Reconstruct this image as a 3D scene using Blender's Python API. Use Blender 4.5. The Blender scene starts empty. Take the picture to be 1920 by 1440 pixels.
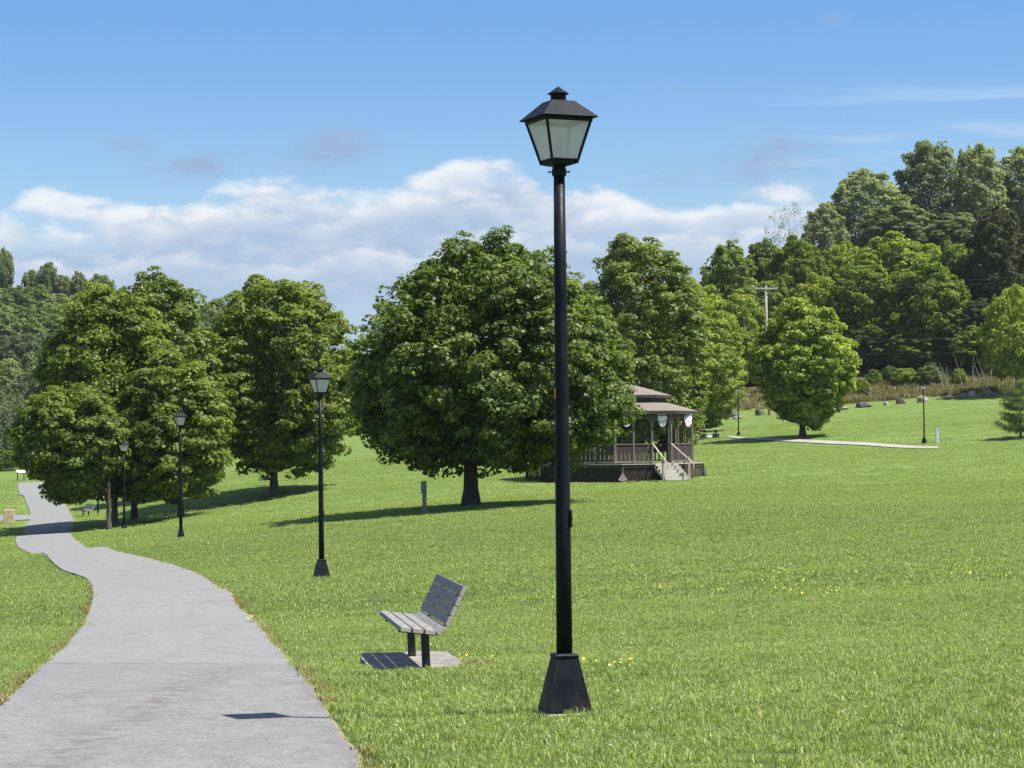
import bpy, math, random
import numpy as np
from mathutils import Vector, Matrix
R = math.radians
random.seed(7)
C = bpy.context.scene.collection
scene = bpy.context.scene

# ------------------------------------------------------------------ camera
F = 4273.0
cam_d = bpy.data.cameras.new('camera'); cam = bpy.data.objects.new('camera', cam_d); C.objects.link(cam)
cam_d.sensor_width = 36.0; cam_d.lens = F/1920*36; cam_d.clip_start = .1; cam_d.clip_end = 3000
CAM_M = Matrix.Rotation(R(90+1.475), 4, 'X') @ Matrix.Rotation(R(-0.6), 4, 'Z')
cam.matrix_world = CAM_M
scene.camera = cam
scene.view_settings.view_transform = 'Standard'; scene.view_settings.look = 'None'
scene.view_settings.exposure = 1.0; scene.view_settings.gamma = 1; scene.view_settings.use_curve_mapping = False
scene.cycles.max_bounces = 6; scene.cycles.diffuse_bounces = 4; scene.cycles.glossy_bounces = 2
scene.cycles.transmission_bounces = 4; scene.cycles.transparent_max_bounces = 8

# ------------------------------------------------------------------ sun and sky
SUN_EL, SUN_BEHIND = 61.0, 18.0
to_sun = Vector((math.cos(R(SUN_EL))*math.cos(R(SUN_BEHIND)), -math.cos(R(SUN_EL))*math.sin(R(SUN_BEHIND)), math.sin(R(SUN_EL))))
sd = bpy.data.lights.new('sun', 'SUN'); sun = bpy.data.objects.new('sun', sd); C.objects.link(sun)
sd.energy = 4.6; sd.angle = R(.53); sd.color = (1.0, .955, .88)
sun.rotation_euler = to_sun.to_track_quat('Z', 'Y').to_euler(); sun.location = (20, -10, 60)

world = bpy.data.worlds.new('World'); scene.world = world; world.use_nodes = True
class NT:
    """small wrapper for writing shader maths"""
    def __init__(s, nt): s.nt = nt; s.n = nt.nodes; s.l = nt.links
    def node(s, t, **kw):
        n = s.n.new(t)
        for k, v in kw.items(): setattr(n, k, v)
        return n
    def put(s, sock, v):
        if v is None: return
        if hasattr(v, 'is_output') or isinstance(v, bpy.types.NodeSocket): s.l.new(v, sock)
        else:
            if isinstance(v, (tuple, list)) and len(v) == 3 and sock.type == 'RGBA': v = (*v, 1)
            sock.default_value = v
    def m(s, op, a, b=None, c=None, clamp=False):
        n = s.node('ShaderNodeMath', operation=op); n.use_clamp = clamp
        for i, v in enumerate((a, b, c)):
            if v is not None: s.put(n.inputs[i], v)
        return n.outputs[0]
    def sm(s, x, lo, hi, a=0., b=1.):
        n = s.node('ShaderNodeMapRange', interpolation_type='SMOOTHSTEP')
        for i, v in enumerate((x, lo, hi, a, b)): s.put(n.inputs[i], v)
        return n.outputs[0]
    def mix(s, f, a, b, mode='MIX'):
        n = s.node('ShaderNodeMix', data_type='RGBA', blend_type=mode)
        s.put(n.inputs[0], f); s.put(n.inputs[6], a); s.put(n.inputs[7], b); return n.outputs[2]
    def noise(s, vec, scale, detail=3., rough=.5, dist=0.):
        n = s.node('ShaderNodeTexNoise'); s.put(n.inputs['Vector'], vec)
        n.inputs['Scale'].default_value = scale; n.inputs['Detail'].default_value = detail
        n.inputs['Roughness'].default_value = rough; n.inputs['Distortion'].default_value = dist
        return n.outputs[0]
    def scale(s, vec, x, y, z):
        n = s.node('ShaderNodeVectorMath', operation='MULTIPLY'); s.put(n.inputs[0], vec); n.inputs[1].default_value = (x, y, z)
        return n.outputs[0]
    def xyz(s, vec):
        n = s.node('ShaderNodeSeparateXYZ'); s.put(n.inputs[0], vec); return n.outputs
    def comb(s, x, y, z):
        n = s.node('ShaderNodeCombineXYZ')
        for i, v in enumerate((x, y, z)): s.put(n.inputs[i], v)
        return n.outputs[0]

def build_sky():
    w = NT(world.node_tree); w.n.clear()
    out = w.node('ShaderNodeOutputWorld'); bg = w.node('ShaderNodeBackground'); w.l.new(bg.outputs[0], out.inputs[0])
    sky = w.node('ShaderNodeTexSky', sky_type='NISHITA'); sky.sun_disc = False
    sky.sun_elevation = R(SUN_EL); sky.sun_rotation = math.atan2(to_sun.x, to_sun.y)
    sky.altitude = 200; sky.air_density = 1.0; sky.dust_density = .25; sky.ozone_density = 1.2
    tc = w.node('ShaderNodeTexCoord'); d = tc.outputs['Generated']
    x, y, z = w.xyz(d)
    az = w.m('MULTIPLY', w.m('ARCTAN2', x, y), 180/math.pi)            # degrees right of the view axis
    el = w.m('MULTIPLY', w.m('ARCSINE', z), 180/math.pi)
    # gentle deepening with height: humid summer sky
    tint = w.mix(w.sm(el, 1.5, 12.), (.88, .95, 1.0), (.55, .83, 1.15))
    tint = w.mix(w.sm(el, 14., 40.), tint, (.84, .93, 1.03))  # tint eased above the view for a more neutral shadow fill
    base = w.mix(1., sky.outputs[0], tint, 'MULTIPLY')
    vec = w.scale(d, 1, 1, 2.0)
    n_big = w.noise(vec, 14, 2, .5)
    n_mid = w.noise(vec, 34, 6, .52, .3)
    n_fin = w.noise(vec, 100, 6, .6, .2)
    uu = w.m('DIVIDE', w.m('ADD', az, 20), 40, clamp=True)
    def curve(pts):                                    # cloud-top height (degrees) against azimuth, given as columns and rows of the view
        fc = w.node('ShaderNodeFloatCurve'); cu = fc.mapping.curves[0]; P = [(((px-960)/74.6+20)/40, (830-py)/746) for px, py in pts]
        cu.points[0].location = (0, P[0][1]); cu.points[1].location = (1, P[-1][1])
        for a, e in P: cu.points.new(a, e)
        fc.mapping.update(); w.put(fc.inputs['Value'], uu); return w.m('MULTIPLY', fc.outputs[0], 10)
    ranks = [  # tops, wobble, opacity, brightness of the sunlit upper part, how fast it turns grey below
        ([(-300, 380), (0, 392), (110, 362), (190, 378), (300, 392), (420, 352), (520, 336), (600, 342), (680, 352), (770, 334), (860, 300), (940, 290), (990, 312), (1030, 352), (1130, 356), (1220, 378), (1320, 392), (1400, 366), (1500, 362), (1560, 384), (1700, 420), (2300, 430)], .55, .90, .85, 1.3, 0.),
        ([(-300, 425), (0, 420), (250, 415), (310, 398), (400, 384), (520, 380), (610, 400), (680, 372), (760, 360), (850, 352), (930, 362), (1000, 392), (1080, 396), (1180, 384), (1300, 402), (1420, 378), (1520, 384), (1700, 450), (2300, 450)], .65, .78, 1.05, .8, 3.1),
        ([(-300, 480), (0, 478), (200, 486), (290, 462), (400, 456), (520, 484), (640, 462), (760, 470), (880, 440), (1000, 428), (1150, 446), (1300, 440), (1500, 440), (2300, 480)], .9, .55, .85, .9, 6.7)]
    col = w.mix(w.m('MULTIPLY', w.sm(el, 7.0, 3.4), .7), base, (3.1, 4.4, 6.4))
    for pts, wobs, opac, bright, grey, off in ranks:
        v2 = w.node('ShaderNodeVectorMath', operation='ADD'); w.put(v2.inputs[0], vec); v2.inputs[1].default_value = (off, off*.7, -off); v2 = v2.outputs[0]
        nb = w.noise(v2, 22, 3, .5, .2); nf = w.noise(v2, 60, 7, .58, .15)
        wob = w.m('ADD', w.m('MULTIPLY', w.m('SUBTRACT', nb, .5), 1.9*wobs), w.m('MULTIPLY', w.m('SUBTRACT', nf, .5), 1.5*wobs))
        depth = w.m('ADD', w.m('SUBTRACT', curve(pts), el), wob)
        mask = w.m('MULTIPLY', w.m('MULTIPLY', w.sm(depth, -.08, .30), w.sm(nb, .34, .53, .15, 1.)), opac)
        fade = w.sm(el, 2.4, 4.6, .25, 1.)
        lit = w.m('MULTIPLY', w.sm(depth, grey, .1), w.sm(nf, .34, .56, .45, 1.))
        under = w.m('MULTIPLY', w.sm(nf, .44, .64), .24)
        white = w.m('MULTIPLY', w.m('ADD', w.m('MULTIPLY', lit, bright*1.12), under), w.sm(nb, .30, .55, .55, 1.), clamp=True)
        col = w.mix(w.m('MULTIPLY', mask, fade), col, w.mix(white, (3.2, 4.2, 5.7), (7.0, 7.15, 7.4)))
    # small grey shreds and thin streaks above the bank
    lobes = [(-9.5, 7.35, .75, .35, .5), (-8.2, 6.95, .9, .28, .5), (-7.2, 7.1, .9, .33, .6), (-4.55, 7.3, 1.0, .42, .8), (-4.0, 7.7, .6, .25, .5),
             (6.4, 6.9, 1.2, .55, .65), (7.4, 7.35, 1.0, .4, .5), (4.5, 8.85, .6, .2, .4), (3.8, 6.7, .8, .3, .4), (8.2, 10.4, .25, .12, .3), (5.8, 8.8, .5, .2, .25)]
    tot = None
    for a0, e0, sa, se, amp in lobes:
        g = w.m('ADD', w.m('POWER', w.m('ABSOLUTE', w.m('DIVIDE', w.m('SUBTRACT', az, a0), sa)), 2.), w.m('POWER', w.m('ABSOLUTE', w.m('DIVIDE', w.m('SUBTRACT', el, e0), se)), 2.))
        g = w.m('MULTIPLY', w.m('EXPONENT', w.m('MULTIPLY', g, -.9)), amp)
        tot = g if tot is None else w.m('ADD', tot, g)
    tot = w.m('MULTIPLY', w.m('MULTIPLY', tot, w.sm(n_mid, .38, .58, .15, 1.5)), w.sm(n_fin, .36, .56, .45, 1.15), clamp=True)
    col = w.mix(w.m('MULTIPLY', tot, .9), col, (2.55, 3.6, 5.35))
    st = w.noise(w.scale(d, 1, 1, 9), 9, 4, .55, .8)
    streak = w.m('MULTIPLY', w.m('MULTIPLY', w.sm(st, .44, .66), w.sm(az, 4.5, 10.)), w.m('MULTIPLY', w.sm(el, 5.5, 7.2), w.sm(el, 9.3, 7.8)))
    col = w.mix(w.m('MULTIPLY', streak, .5), col, (4.9, 5.7, 6.9))
    # unseen white cloud added above the view to brighten and neutralise the shadow fill
    hi = w.noise(w.scale(d, 1, 1, 1.4), 3.2, 6, .55, .3)
    col = w.mix(w.m('MULTIPLY', w.m('MULTIPLY', w.sm(hi, .50, .60), w.sm(el, 13., 24.)), .85), col, (5.4, 5.7, 6.2))
    w.put(bg.inputs[0], col); bg.inputs[1].default_value = .065
build_sky()

# ------------------------------------------------------------------ helpers
def ray(px, py):
    v = CAM_M.to_3x3() @ Vector(((px-960)/F, (720-py)/F, -1)); return v/v.y
def P3(px, py, d): return ray(px, py)*d

def tag(o, label=None, cat=None, group=None, kind=None):
    if label: o['label'] = label
    if cat: o['category'] = cat
    if group: o['group'] = group
    if kind: o['kind'] = kind
    return o
def empty(name, loc=(0, 0, 0), rz=0.):
    o = bpy.data.objects.new(name, None); C.objects.link(o); o.location = loc; o.rotation_euler = (0, 0, rz); o.empty_display_size = .2
    return o
def link(name, me, parent=None):
    o = bpy.data.objects.new(name, me); C.objects.link(o)
    if parent: o.parent = parent
    return o
def copy_tree(o, parent=None):
    c = o.copy(); C.objects.link(c)
    if parent: c.parent = parent
    for ch in list(o.children): copy_tree(ch, c)
    return c

class MB:
    def __init__(s): s.v = []; s.f = []; s.mi = []
    def add(s, vs, fs, mi=0):
        b = len(s.v); s.v += [tuple(v) for v in vs]; s.f += [tuple(b+i for i in f) for f in fs]; s.mi += [mi]*len(fs); return s
    def box(s, c, size, rot=None, bev=0., mi=0):
        hx, hy, hz = [q/2 for q in size]
        if bev <= 0:
            vs = [Vector((x*hx, y*hy, z*hz)) for z in (-1, 1) for y in (-1, 1) for x in (-1, 1)]
            fs = [(0, 2, 3, 1), (4, 5, 7, 6), (0, 1, 5, 4), (2, 6, 7, 3), (0, 4, 6, 2), (1, 3, 7, 5)]
        else:                                          # chamfer round all edges
            b = min(bev, hx*.45, hy*.45, hz*.45); vs = []; idx = {}
            for sx in (-1, 1):
                for sy in (-1, 1):
                    for sz in (-1, 1):
                        for ax in range(3):
                            p = [sx*(hx-b), sy*(hy-b), sz*(hz-b)]; p[ax] = (sx*hx, sy*hy, sz*hz)[ax]
                            idx[(sx, sy, sz, ax)] = len(vs); vs.append(Vector(p))
            fs = []
            for ax in range(3):
                o1, o2 = [k for k in range(3) if k != ax]
                for sg in (-1, 1):
                    q = []
                    for a, b2 in ((-1, -1), (1, -1), (1, 1), (-1, 1)):
                        t = [0, 0, 0]; t[ax] = sg; t[o1] = a; t[o2] = b2; q.append(idx[(*t, ax)])
                    fs.append(tuple(q))
            for ax in range(3):
                o1, o2 = [k for k in range(3) if k != ax]
                for a in (-1, 1):
                    for b2 in (-1, 1):
                        q = []
                        for sg, faces in ((-1, (o1, o2)), (1, (o2, o1))):
                            t = [0, 0, 0]; t[ax] = sg; t[o1] = a; t[o2] = b2
                            for k in faces: q.append(idx[(*t, k)])
                        fs.append(tuple(q))
            for sx in (-1, 1):
                for sy in (-1, 1):
                    for sz in (-1, 1): fs.append(tuple(idx[(sx, sy, sz, k)] for k in range(3)))
        M = (rot.to_4x4() if rot is not None else Matrix.Identity(4)); c = Vector(c)
        return s.add([M @ v + c for v in vs], fs, mi)
    def beam(s, a, b, w, h, up=(0, 0, 1), bev=0., mi=0):
        a, b = Vector(a), Vector(b); y = (b-a).normalized(); x = y.cross(Vector(up))
        if x.length < 1e-4: x = y.cross(Vector((1, 0, 0)))
        x.normalize(); z = x.cross(y)
        return s.box((a+b)/2, (w, (b-a).length, h), Matrix((x, y, z)).transposed(), bev, mi)
    def tube(s, pts, rads, n=10, cap=True, mi=0):
        pts = [Vector(p) for p in pts]; rings = []
        for i, p in enumerate(pts):
            t = (pts[min(i+1, len(pts)-1)]-pts[max(i-1, 0)]).normalized()
            ref = Vector((0, 1, 0)) if abs(t.z) > .8 else Vector((0, 0, 1))
            u = t.cross(ref).normalized(); w = u.cross(t)
            rings.append([p+(u*math.cos(2*math.pi*k/n)+w*math.sin(2*math.pi*k/n))*rads[i] for k in range(n)])
        vs = [v for r in rings for v in r]; fs = []
        for i in range(len(pts)-1):
            for k in range(n):
                a, b = i*n+k, i*n+(k+1) % n; fs.append((a, b, b+n, a+n))
        if cap: fs.append(tuple(range(n))); fs.append(tuple(reversed(range(len(vs)-n, len(vs)))))
        return s.add(vs, fs, mi)
    def loft(s, rings, cap=True, mi=0):
        n = len(rings[0]); vs = [v for r in rings for v in r]; fs = []
        for i in range(len(rings)-1):
            for k in range(n):
                a, b = i*n+k, i*n+(k+1) % n; fs.append((a, b, b+n, a+n))
        if cap: fs.append(tuple(reversed(range(n)))); fs.append(tuple(range(len(vs)-n, len(vs))))
        return s.add(vs, fs, mi)
    def mesh(s, name, mats, smooth=False):
        me = bpy.data.meshes.new(name); me.from_pydata(s.v, [], s.f)
        for m in (mats if isinstance(mats, (list, tuple)) else [mats]): me.materials.append(m)
        if any(s.mi): me.polygons.foreach_set('material_index', s.mi)
        if smooth: me.shade_smooth()
        me.update()
        import bmesh as _b
        bm = _b.new(); bm.from_mesh(me); _b.ops.recalc_face_normals(bm, faces=bm.faces); bm.to_mesh(me); bm.free()
        return me
    def build(s, name, mats, parent=None, smooth=False):
        return link(name, s.mesh(name, mats, smooth), parent)
def sq(h, z, cx=0, cy=0): return [Vector((cx+sx*h, cy+sy*h, z)) for sx, sy in ((-1, -1), (1, -1), (1, 1), (-1, 1))]
def ngon(r, z, n, ph=0., cx=0, cy=0): return [Vector((cx+r*math.cos(ph+2*math.pi*k/n), cy+r*math.sin(ph+2*math.pi*k/n), z)) for k in range(n)]

def np_mesh(name, V, Fc, k, mat, smooth=False):
    """V (n,3), Fc (m,k) index array"""
    me = bpy.data.meshes.new(name)
    me.vertices.add(len(V)); me.vertices.foreach_set('co', np.ascontiguousarray(V, dtype=np.float32).ravel())
    m = len(Fc); me.loops.add(m*k); me.loops.foreach_set('vertex_index', np.ascontiguousarray(Fc, dtype=np.int32).ravel())
    me.polygons.add(m); me.polygons.foreach_set('loop_start', np.arange(0, m*k, k, dtype=np.int32))
    if mat: me.materials.append(mat)
    me.update(calc_edges=True); me.validate()
    if smooth: me.shade_smooth()
    return me

# ------------------------------------------------------------------ materials
def newmat(name):
    m = bpy.data.materials.new(name); m.use_nodes = True; w = NT(m.node_tree); w.n.clear()
    o = w.node('ShaderNodeOutputMaterial'); return m, w, o
def simple(name, c1, c2=None, scale=5., rough=.6, bump=0., bscale=60., metal=0., spec=.5, stretch=None, coord='Object', detail=4):
    m, w, o = newmat(name); b = w.node('ShaderNodeBsdfPrincipled'); w.l.new(b.outputs[0], o.inputs[0])
    tc = w.node('ShaderNodeTexCoord'); v = tc.outputs[coord]
    if coord == 'World': pass
    if stretch: v = w.scale(v, *stretch)
    if c2 is not None: w.put(b.inputs['Base Color'], w.mix(w.sm(w.noise(v, scale, detail, .6), .35, .65), c1, c2))
    else: w.put(b.inputs['Base Color'], c1)
    b.inputs['Roughness'].default_value = rough; b.inputs['Metallic'].default_value = metal; b.inputs['Specular IOR Level'].default_value = spec
    if bump:
        bn = w.node('ShaderNodeBump'); bn.inputs['Strength'].default_value = bump; bn.inputs['Distance'].default_value = .01
        w.put(bn.inputs['Height'], w.noise(v, bscale, 4, .6)); w.l.new(bn.outputs[0], b.inputs['Normal'])
    return m

def lawn_group():
    g = bpy.data.node_groups.new('lawn_colour', 'ShaderNodeTree')
    g.interface.new_socket('Color', in_out='OUTPUT', socket_type='NodeSocketColor')
    w = NT(g); go = w.node('NodeGroupOutput'); geo = w.node('ShaderNodeNewGeometry'); p = geo.outputs['Position']
    flat = w.scale(p, 1, 1, 0)
    a = w.noise(flat, .22, 4, .6); b = w.noise(flat, 1.6, 4, .65)
    x, y, z = w.xyz(flat)
    # mowing passes: broad bands that run across the slope and bend round
    bend = w.m('ADD', w.m('MULTIPLY', x, .10), w.m('MULTIPLY', w.m('MULTIPLY', x, x), .0011))
    ph = w.m('ADD', w.m('SUBTRACT', y, bend), w.m('MULTIPLY', w.noise(flat, .05, 2, .5), 14.))
    st = w.m('SINE', w.m('MULTIPLY', ph, 2*math.pi/3.4))
    st2 = w.m('SINE', w.m('MULTIPLY', ph, 2*math.pi/1.13))
    s = w.m('ADD', w.m('MULTIPLY', st, .5), w.m('MULTIPLY', st2, .25))
    st3 = w.noise(w.comb(w.m('MULTIPLY', x, .05), w.m('MULTIPLY', ph, .55), 0.), 1.0, 5, .65)
    col = w.mix(w.sm(a, .35, .65), (.134, .196, .048), (.170, .228, .056))
    col = w.mix(w.sm(b, .45, .72, 0, .7), col, (.235, .262, .092))
    col = w.mix(w.sm(b, .48, .28, 0, .6), col, (.078, .134, .028))
    col = w.mix(w.m('MULTIPLY', w.sm(s, -.7, .7), .26), col, (.24, .31, .09))
    col = w.mix(w.sm(st3, .50, .64, 0, .60), col, (.24, .30, .085))
    col = w.mix(w.sm(st3, .48, .35, 0, .55), col, (.105, .18, .034))
    col = w.mix(1., col, (.87, .94, .86), 'MULTIPLY'); w.put(go.inputs[0], col); return g
LAWN = lawn_group()

def ground_mat():
    m, w, o = newmat('lawn_ground'); b = w.node('ShaderNodeBsdfPrincipled'); w.l.new(b.outputs[0], o.inputs[0])
    g = w.node('ShaderNodeGroup'); g.node_tree = LAWN
    geo = w.node('ShaderNodeNewGeometry'); p = geo.outputs['Position']; x, y, z = w.xyz(p)
    f1 = w.noise(w.scale(p, 1, .35, 1), 7., 5, .75); f2 = w.noise(w.scale(p, 1, .5, 1), 34., 4, .7)
    col = w.mix(w.sm(f1, .3, .7, .62, 0), g.outputs[0], (.055, .10, .018))
    col = w.mix(w.sm(f2, .5, .75, 0, .5), col, (.29, .34, .12))
    # dark soil tone below the near turf blades
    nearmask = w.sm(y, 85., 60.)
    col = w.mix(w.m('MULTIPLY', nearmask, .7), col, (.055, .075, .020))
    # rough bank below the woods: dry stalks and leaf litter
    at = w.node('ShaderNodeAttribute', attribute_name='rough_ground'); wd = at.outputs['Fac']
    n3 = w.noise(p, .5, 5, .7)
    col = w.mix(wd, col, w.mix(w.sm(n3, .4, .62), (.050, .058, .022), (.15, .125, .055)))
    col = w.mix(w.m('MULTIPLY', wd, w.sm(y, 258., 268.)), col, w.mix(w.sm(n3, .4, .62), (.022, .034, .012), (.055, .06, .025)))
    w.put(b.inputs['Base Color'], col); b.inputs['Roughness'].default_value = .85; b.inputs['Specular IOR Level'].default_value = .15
    bn = w.node('ShaderNodeBump'); bn.inputs['Strength'].default_value = .8; bn.inputs['Distance'].default_value = .05
    w.put(bn.inputs['Height'], w.m('ADD', f1, w.m('MULTIPLY', f2, .5))); w.l.new(bn.outputs[0], b.inputs['Normal'])
    return m

def blade_mat(name, dry=None):
    m, w, o = newmat(name); geo = w.node('ShaderNodeNewGeometry'); ri = geo.outputs['Random Per Island']
    if dry is None:
        g = w.node('ShaderNodeGroup'); g.node_tree = LAWN; col = g.outputs[0]
    else:
        n = w.noise(geo.outputs['Position'], .45, 4, .65); col = w.mix(w.sm(n, .35, .65), dry[0], dry[1])
    col = w.mix(w.sm(ri, 0., .55, 1., 0.), col, (.09, .16, .03) if dry is None else (.08, .07, .03))
    col = w.mix(w.sm(ri, .55, 1., 0., .95), col, (.40, .44, .19) if dry is None else (.40, .34, .19))
    if dry is None: col = w.mix(1., col, (1.45, 1.38, 1.4), 'MULTIPLY')
    d = w.node('ShaderNodeBsdfPrincipled'); w.put(d.inputs['Base Color'], col); d.inputs['Roughness'].default_value = .42; d.inputs['Specular IOR Level'].default_value = .35
    t = w.node('ShaderNodeBsdfTranslucent'); w.put(t.inputs[0], w.mix(1., col, (1.25, 1.3, .6), 'MULTIPLY'))
    mx = w.node('ShaderNodeMixShader'); mx.inputs[0].default_value = .42; w.l.new(d.outputs[0], mx.inputs[1]); w.l.new(t.outputs[0], mx.inputs[2]); w.l.new(mx.outputs[0], o.inputs[0])
    return m

def leaf_mat(name, dark, mid, light, trans=.38, gloss=.16, rough=.55, light_amt=.5, nscale=.6, vein=None):
    m, w, o = newmat(name); geo = w.node('ShaderNodeNewGeometry'); ri = geo.outputs['Random Per Island']; p = geo.outputs['Position']
    oi = w.node('ShaderNodeObjectInfo')
    n = w.noise(p, nscale, 3, .55)
    col = w.mix(w.sm(w.m('ADD', n, w.m('MULTIPLY', w.m('SUBTRACT', ri, .5), .35)), .34, .66), dark, mid)
    col = w.mix(w.m('MULTIPLY', w.sm(w.m('ADD', w.m('MULTIPLY', ri, .6), w.m('MULTIPLY', n, .6)), .52, .86), light_amt), col, light)
    hs = w.node('ShaderNodeHueSaturation'); w.put(hs.inputs['Hue'], w.sm(oi.outputs['Random'], 0., 1., .488, .512)); w.put(hs.inputs['Value'], w.sm(oi.outputs['Random'], 1., 0., .80, 1.20)); w.put(hs.inputs['Color'], col); col = hs.outputs[0]
    d = w.node('ShaderNodeBsdfPrincipled'); w.put(d.inputs['Base Color'], col); d.inputs['Roughness'].default_value = rough; d.inputs['Specular IOR Level'].default_value = gloss
    t = w.node('ShaderNodeBsdfTranslucent'); w.put(t.inputs[0], w.mix(1., col, (1.35, 1.45, .55), 'MULTIPLY'))
    mx = w.node('ShaderNodeMixShader'); mx.inputs[0].default_value = trans; w.l.new(d.outputs[0], mx.inputs[1]); w.l.new(t.outputs[0], mx.inputs[2]); w.l.new(mx.outputs[0], o.inputs[0])
    return m

def path_mat():
    m, w, o = newmat('worn_asphalt'); b = w.node('ShaderNodeBsdfPrincipled'); w.l.new(b.outputs[0], o.inputs[0])
    geo = w.node('ShaderNodeNewGeometry'); p = geo.outputs['Position']; x, y, z = w.xyz(p)
    agg = w.noise(p, 62., 4, .8); agg2 = w.noise(p, 44., 4, .8); big = w.noise(p, .9, 4, .6); mid = w.noise(p, 4., 5, .65)
    vo = w.node('ShaderNodeTexVoronoi'); w.put(vo.inputs['Vector'], p); vo.inputs['Scale'].default_value = 130
    seam = w.m('ADD', w.m('SUBTRACT', y, SEAM_Y), w.m('ADD', w.m('MULTIPLY', w.m('SUBTRACT', w.noise(p, .9, 5, .65), .5), 2.2), w.m('MULTIPLY', x, .22)))
    coarse = w.sm(seam, .15, -.05)
    smooth_c = w.mix(w.sm(mid, .35, .68), (.192, .192, .188), (.225, .224, .219))
    coarse_c = w.mix(w.sm(mid, .35, .68), (.165, .164, .160), (.207, .205, .200))
    col = w.mix(coarse, smooth_c, coarse_c)
    col = w.mix(w.sm(agg, .47, .36, 0, .9), col, (.085, .084, .08))
    col = w.mix(w.sm(agg2, .53, .66, 0, .8), col, (.34, .338, .33))
    col = w.mix(w.m('MULTIPLY', w.sm(vo.outputs['Distance'], .35, .1), .25), col, (.29, .288, .28))
    g3 = w.noise(w.scale(p, 1, .45, 1), 17., 4, .75); col = w.mix(w.sm(g3, .47, .33, 0, .38), col, (.10, .099, .095)); col = w.mix(w.sm(g3, .54, .68, 0, .4), col, (.29, .29, .28))
    col = w.mix(w.sm(big, .5, .3, 0, .25), col, (.145, .145, .14))
    line = w.m('MULTIPLY', w.m('MULTIPLY', w.sm(seam, -.16, -.02), w.sm(seam, .14, .0)), w.sm(mid, .3, .55, .15, .75))
    col = w.mix(line, col, (.09, .088, .082))
    # dark drip stains down the middle of the near part
    sx = w.m('ADD', x, w.m('ADD', w.m('MULTIPLY', w.m('SUBTRACT', w.noise(p, .8, 3, .6), .5), .9), STAIN_X))
    stain = w.m('MULTIPLY', w.m('MULTIPLY', w.sm(w.m('ABSOLUTE', sx), .40, .0), w.sm(y, SEAM_Y+.3, SEAM_Y-1.5)), w.sm(w.noise(p, 7., 4, .7), .45, .62))
    col = w.mix(w.m('MULTIPLY', stain, .8), col, (.12, .105, .09))
    # hairline cracks
    cr = w.node('ShaderNodeTexVoronoi', feature='DISTANCE_TO_EDGE'); cr.inputs['Scale'].default_value = .33
    w.put(cr.inputs['Vector'], w.comb(w.m('ADD', x, w.m('MULTIPLY', w.noise(p, 1.5, 4, .6), 1.4)), w.m('ADD', w.m('MULTIPLY', y, .6), w.m('MULTIPLY', w.noise(w.scale(p, 1.1, 1.2, 1), 1.8, 4, .6), 1.2)), 0.))
    col = w.mix(w.sm(cr.outputs[0], .014, .003, 0., .26), col, (.10, .098, .095))
    w.put(b.inputs['Base Color'], col); b.inputs['Roughness'].default_value = .82; b.inputs['Specular IOR Level'].default_value = .3
    bn = w.node('ShaderNodeBump'); bn.inputs['Strength'].default_value = .55; bn.inputs['Distance'].default_value = .006
    w.put(bn.inputs['Height'], w.m('ADD', agg, agg2)); w.l.new(bn.outputs[0], b.inputs['Normal'])
    return m

# ------------------------------------------------------------------ terrain
GP = [  # pixel column, pixel row, depth in metres of points on the ground
 (1054,1340,15.6),(620,1353,16.3),(480,1347,16.5),(0,1335,17.0),(-300,1335,17.0),(670,1440,13.2),(300,1440,13.3),(1500,1440,12.9),(2000,1440,12.6),
 (560,1252,23.0),(790,1250,23.6),(60,1252,24.0),(500,1210,28.5),(140,1205,29.5),(-300,1205,30),(1300,1230,21.5),(1800,1230,20.5),(1000,1180,29),
 (450,1160,37.),(170,1150,38.5),(-200,1120,44),(410,1112,46.5),(180,1112,48),(601,1083,46.3),(800,1070,47.5),(1054,1080,42),(1500,1080,37),(1900,1080,35),
 (340,1066,59),(130,1068,62),(338,1018,74),(200,1028,80),(40,1025,86),(-200,1020,92),(232,1001,105),(137,1003,108),(45,1000,112),(183,985,135),(60,985,132),(-150,985,135),
 (130,963,150),(50,963,152),(95,925,188),(40,905,220),(75,905,222),(-150,925,190),(60,876,262),(60,852,300),
 (343,963,122),(513,925,125),(480,992,72),(700,1000,67),(600,938,108),(880,948,82),(1100,925,92),(1400,930,88),(1800,930,82),(1500,985,62),(1100,985,64),
 (990,908,112),(1160,904,112),(1310,888,119),(1500,888,116),(1850,880,112),(800,905,118),(700,880,152),(900,868,156),(560,884,160),(450,952,119),(450,906,134),(560,897,141),(640,903,134),(960,845,190),(1150,845,185),
 (1300,852,150),(1500,852,146),(1733,832,160),(1600,833,163),(1505,820,172),(1385,820,193),(1330,821,185),(1850,828,158),(1905,815,160),(2100,815,155),
 (1340,790,232),(1440,781,235),(1600,769,236),(1700,760,236),(1800,751,236),(1890,744,236),(2100,735,236),(1150,805,235),(900,830,240),(600,850,250),(300,860,260),
 (1500,800,200),(1800,792,198),
]
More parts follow.
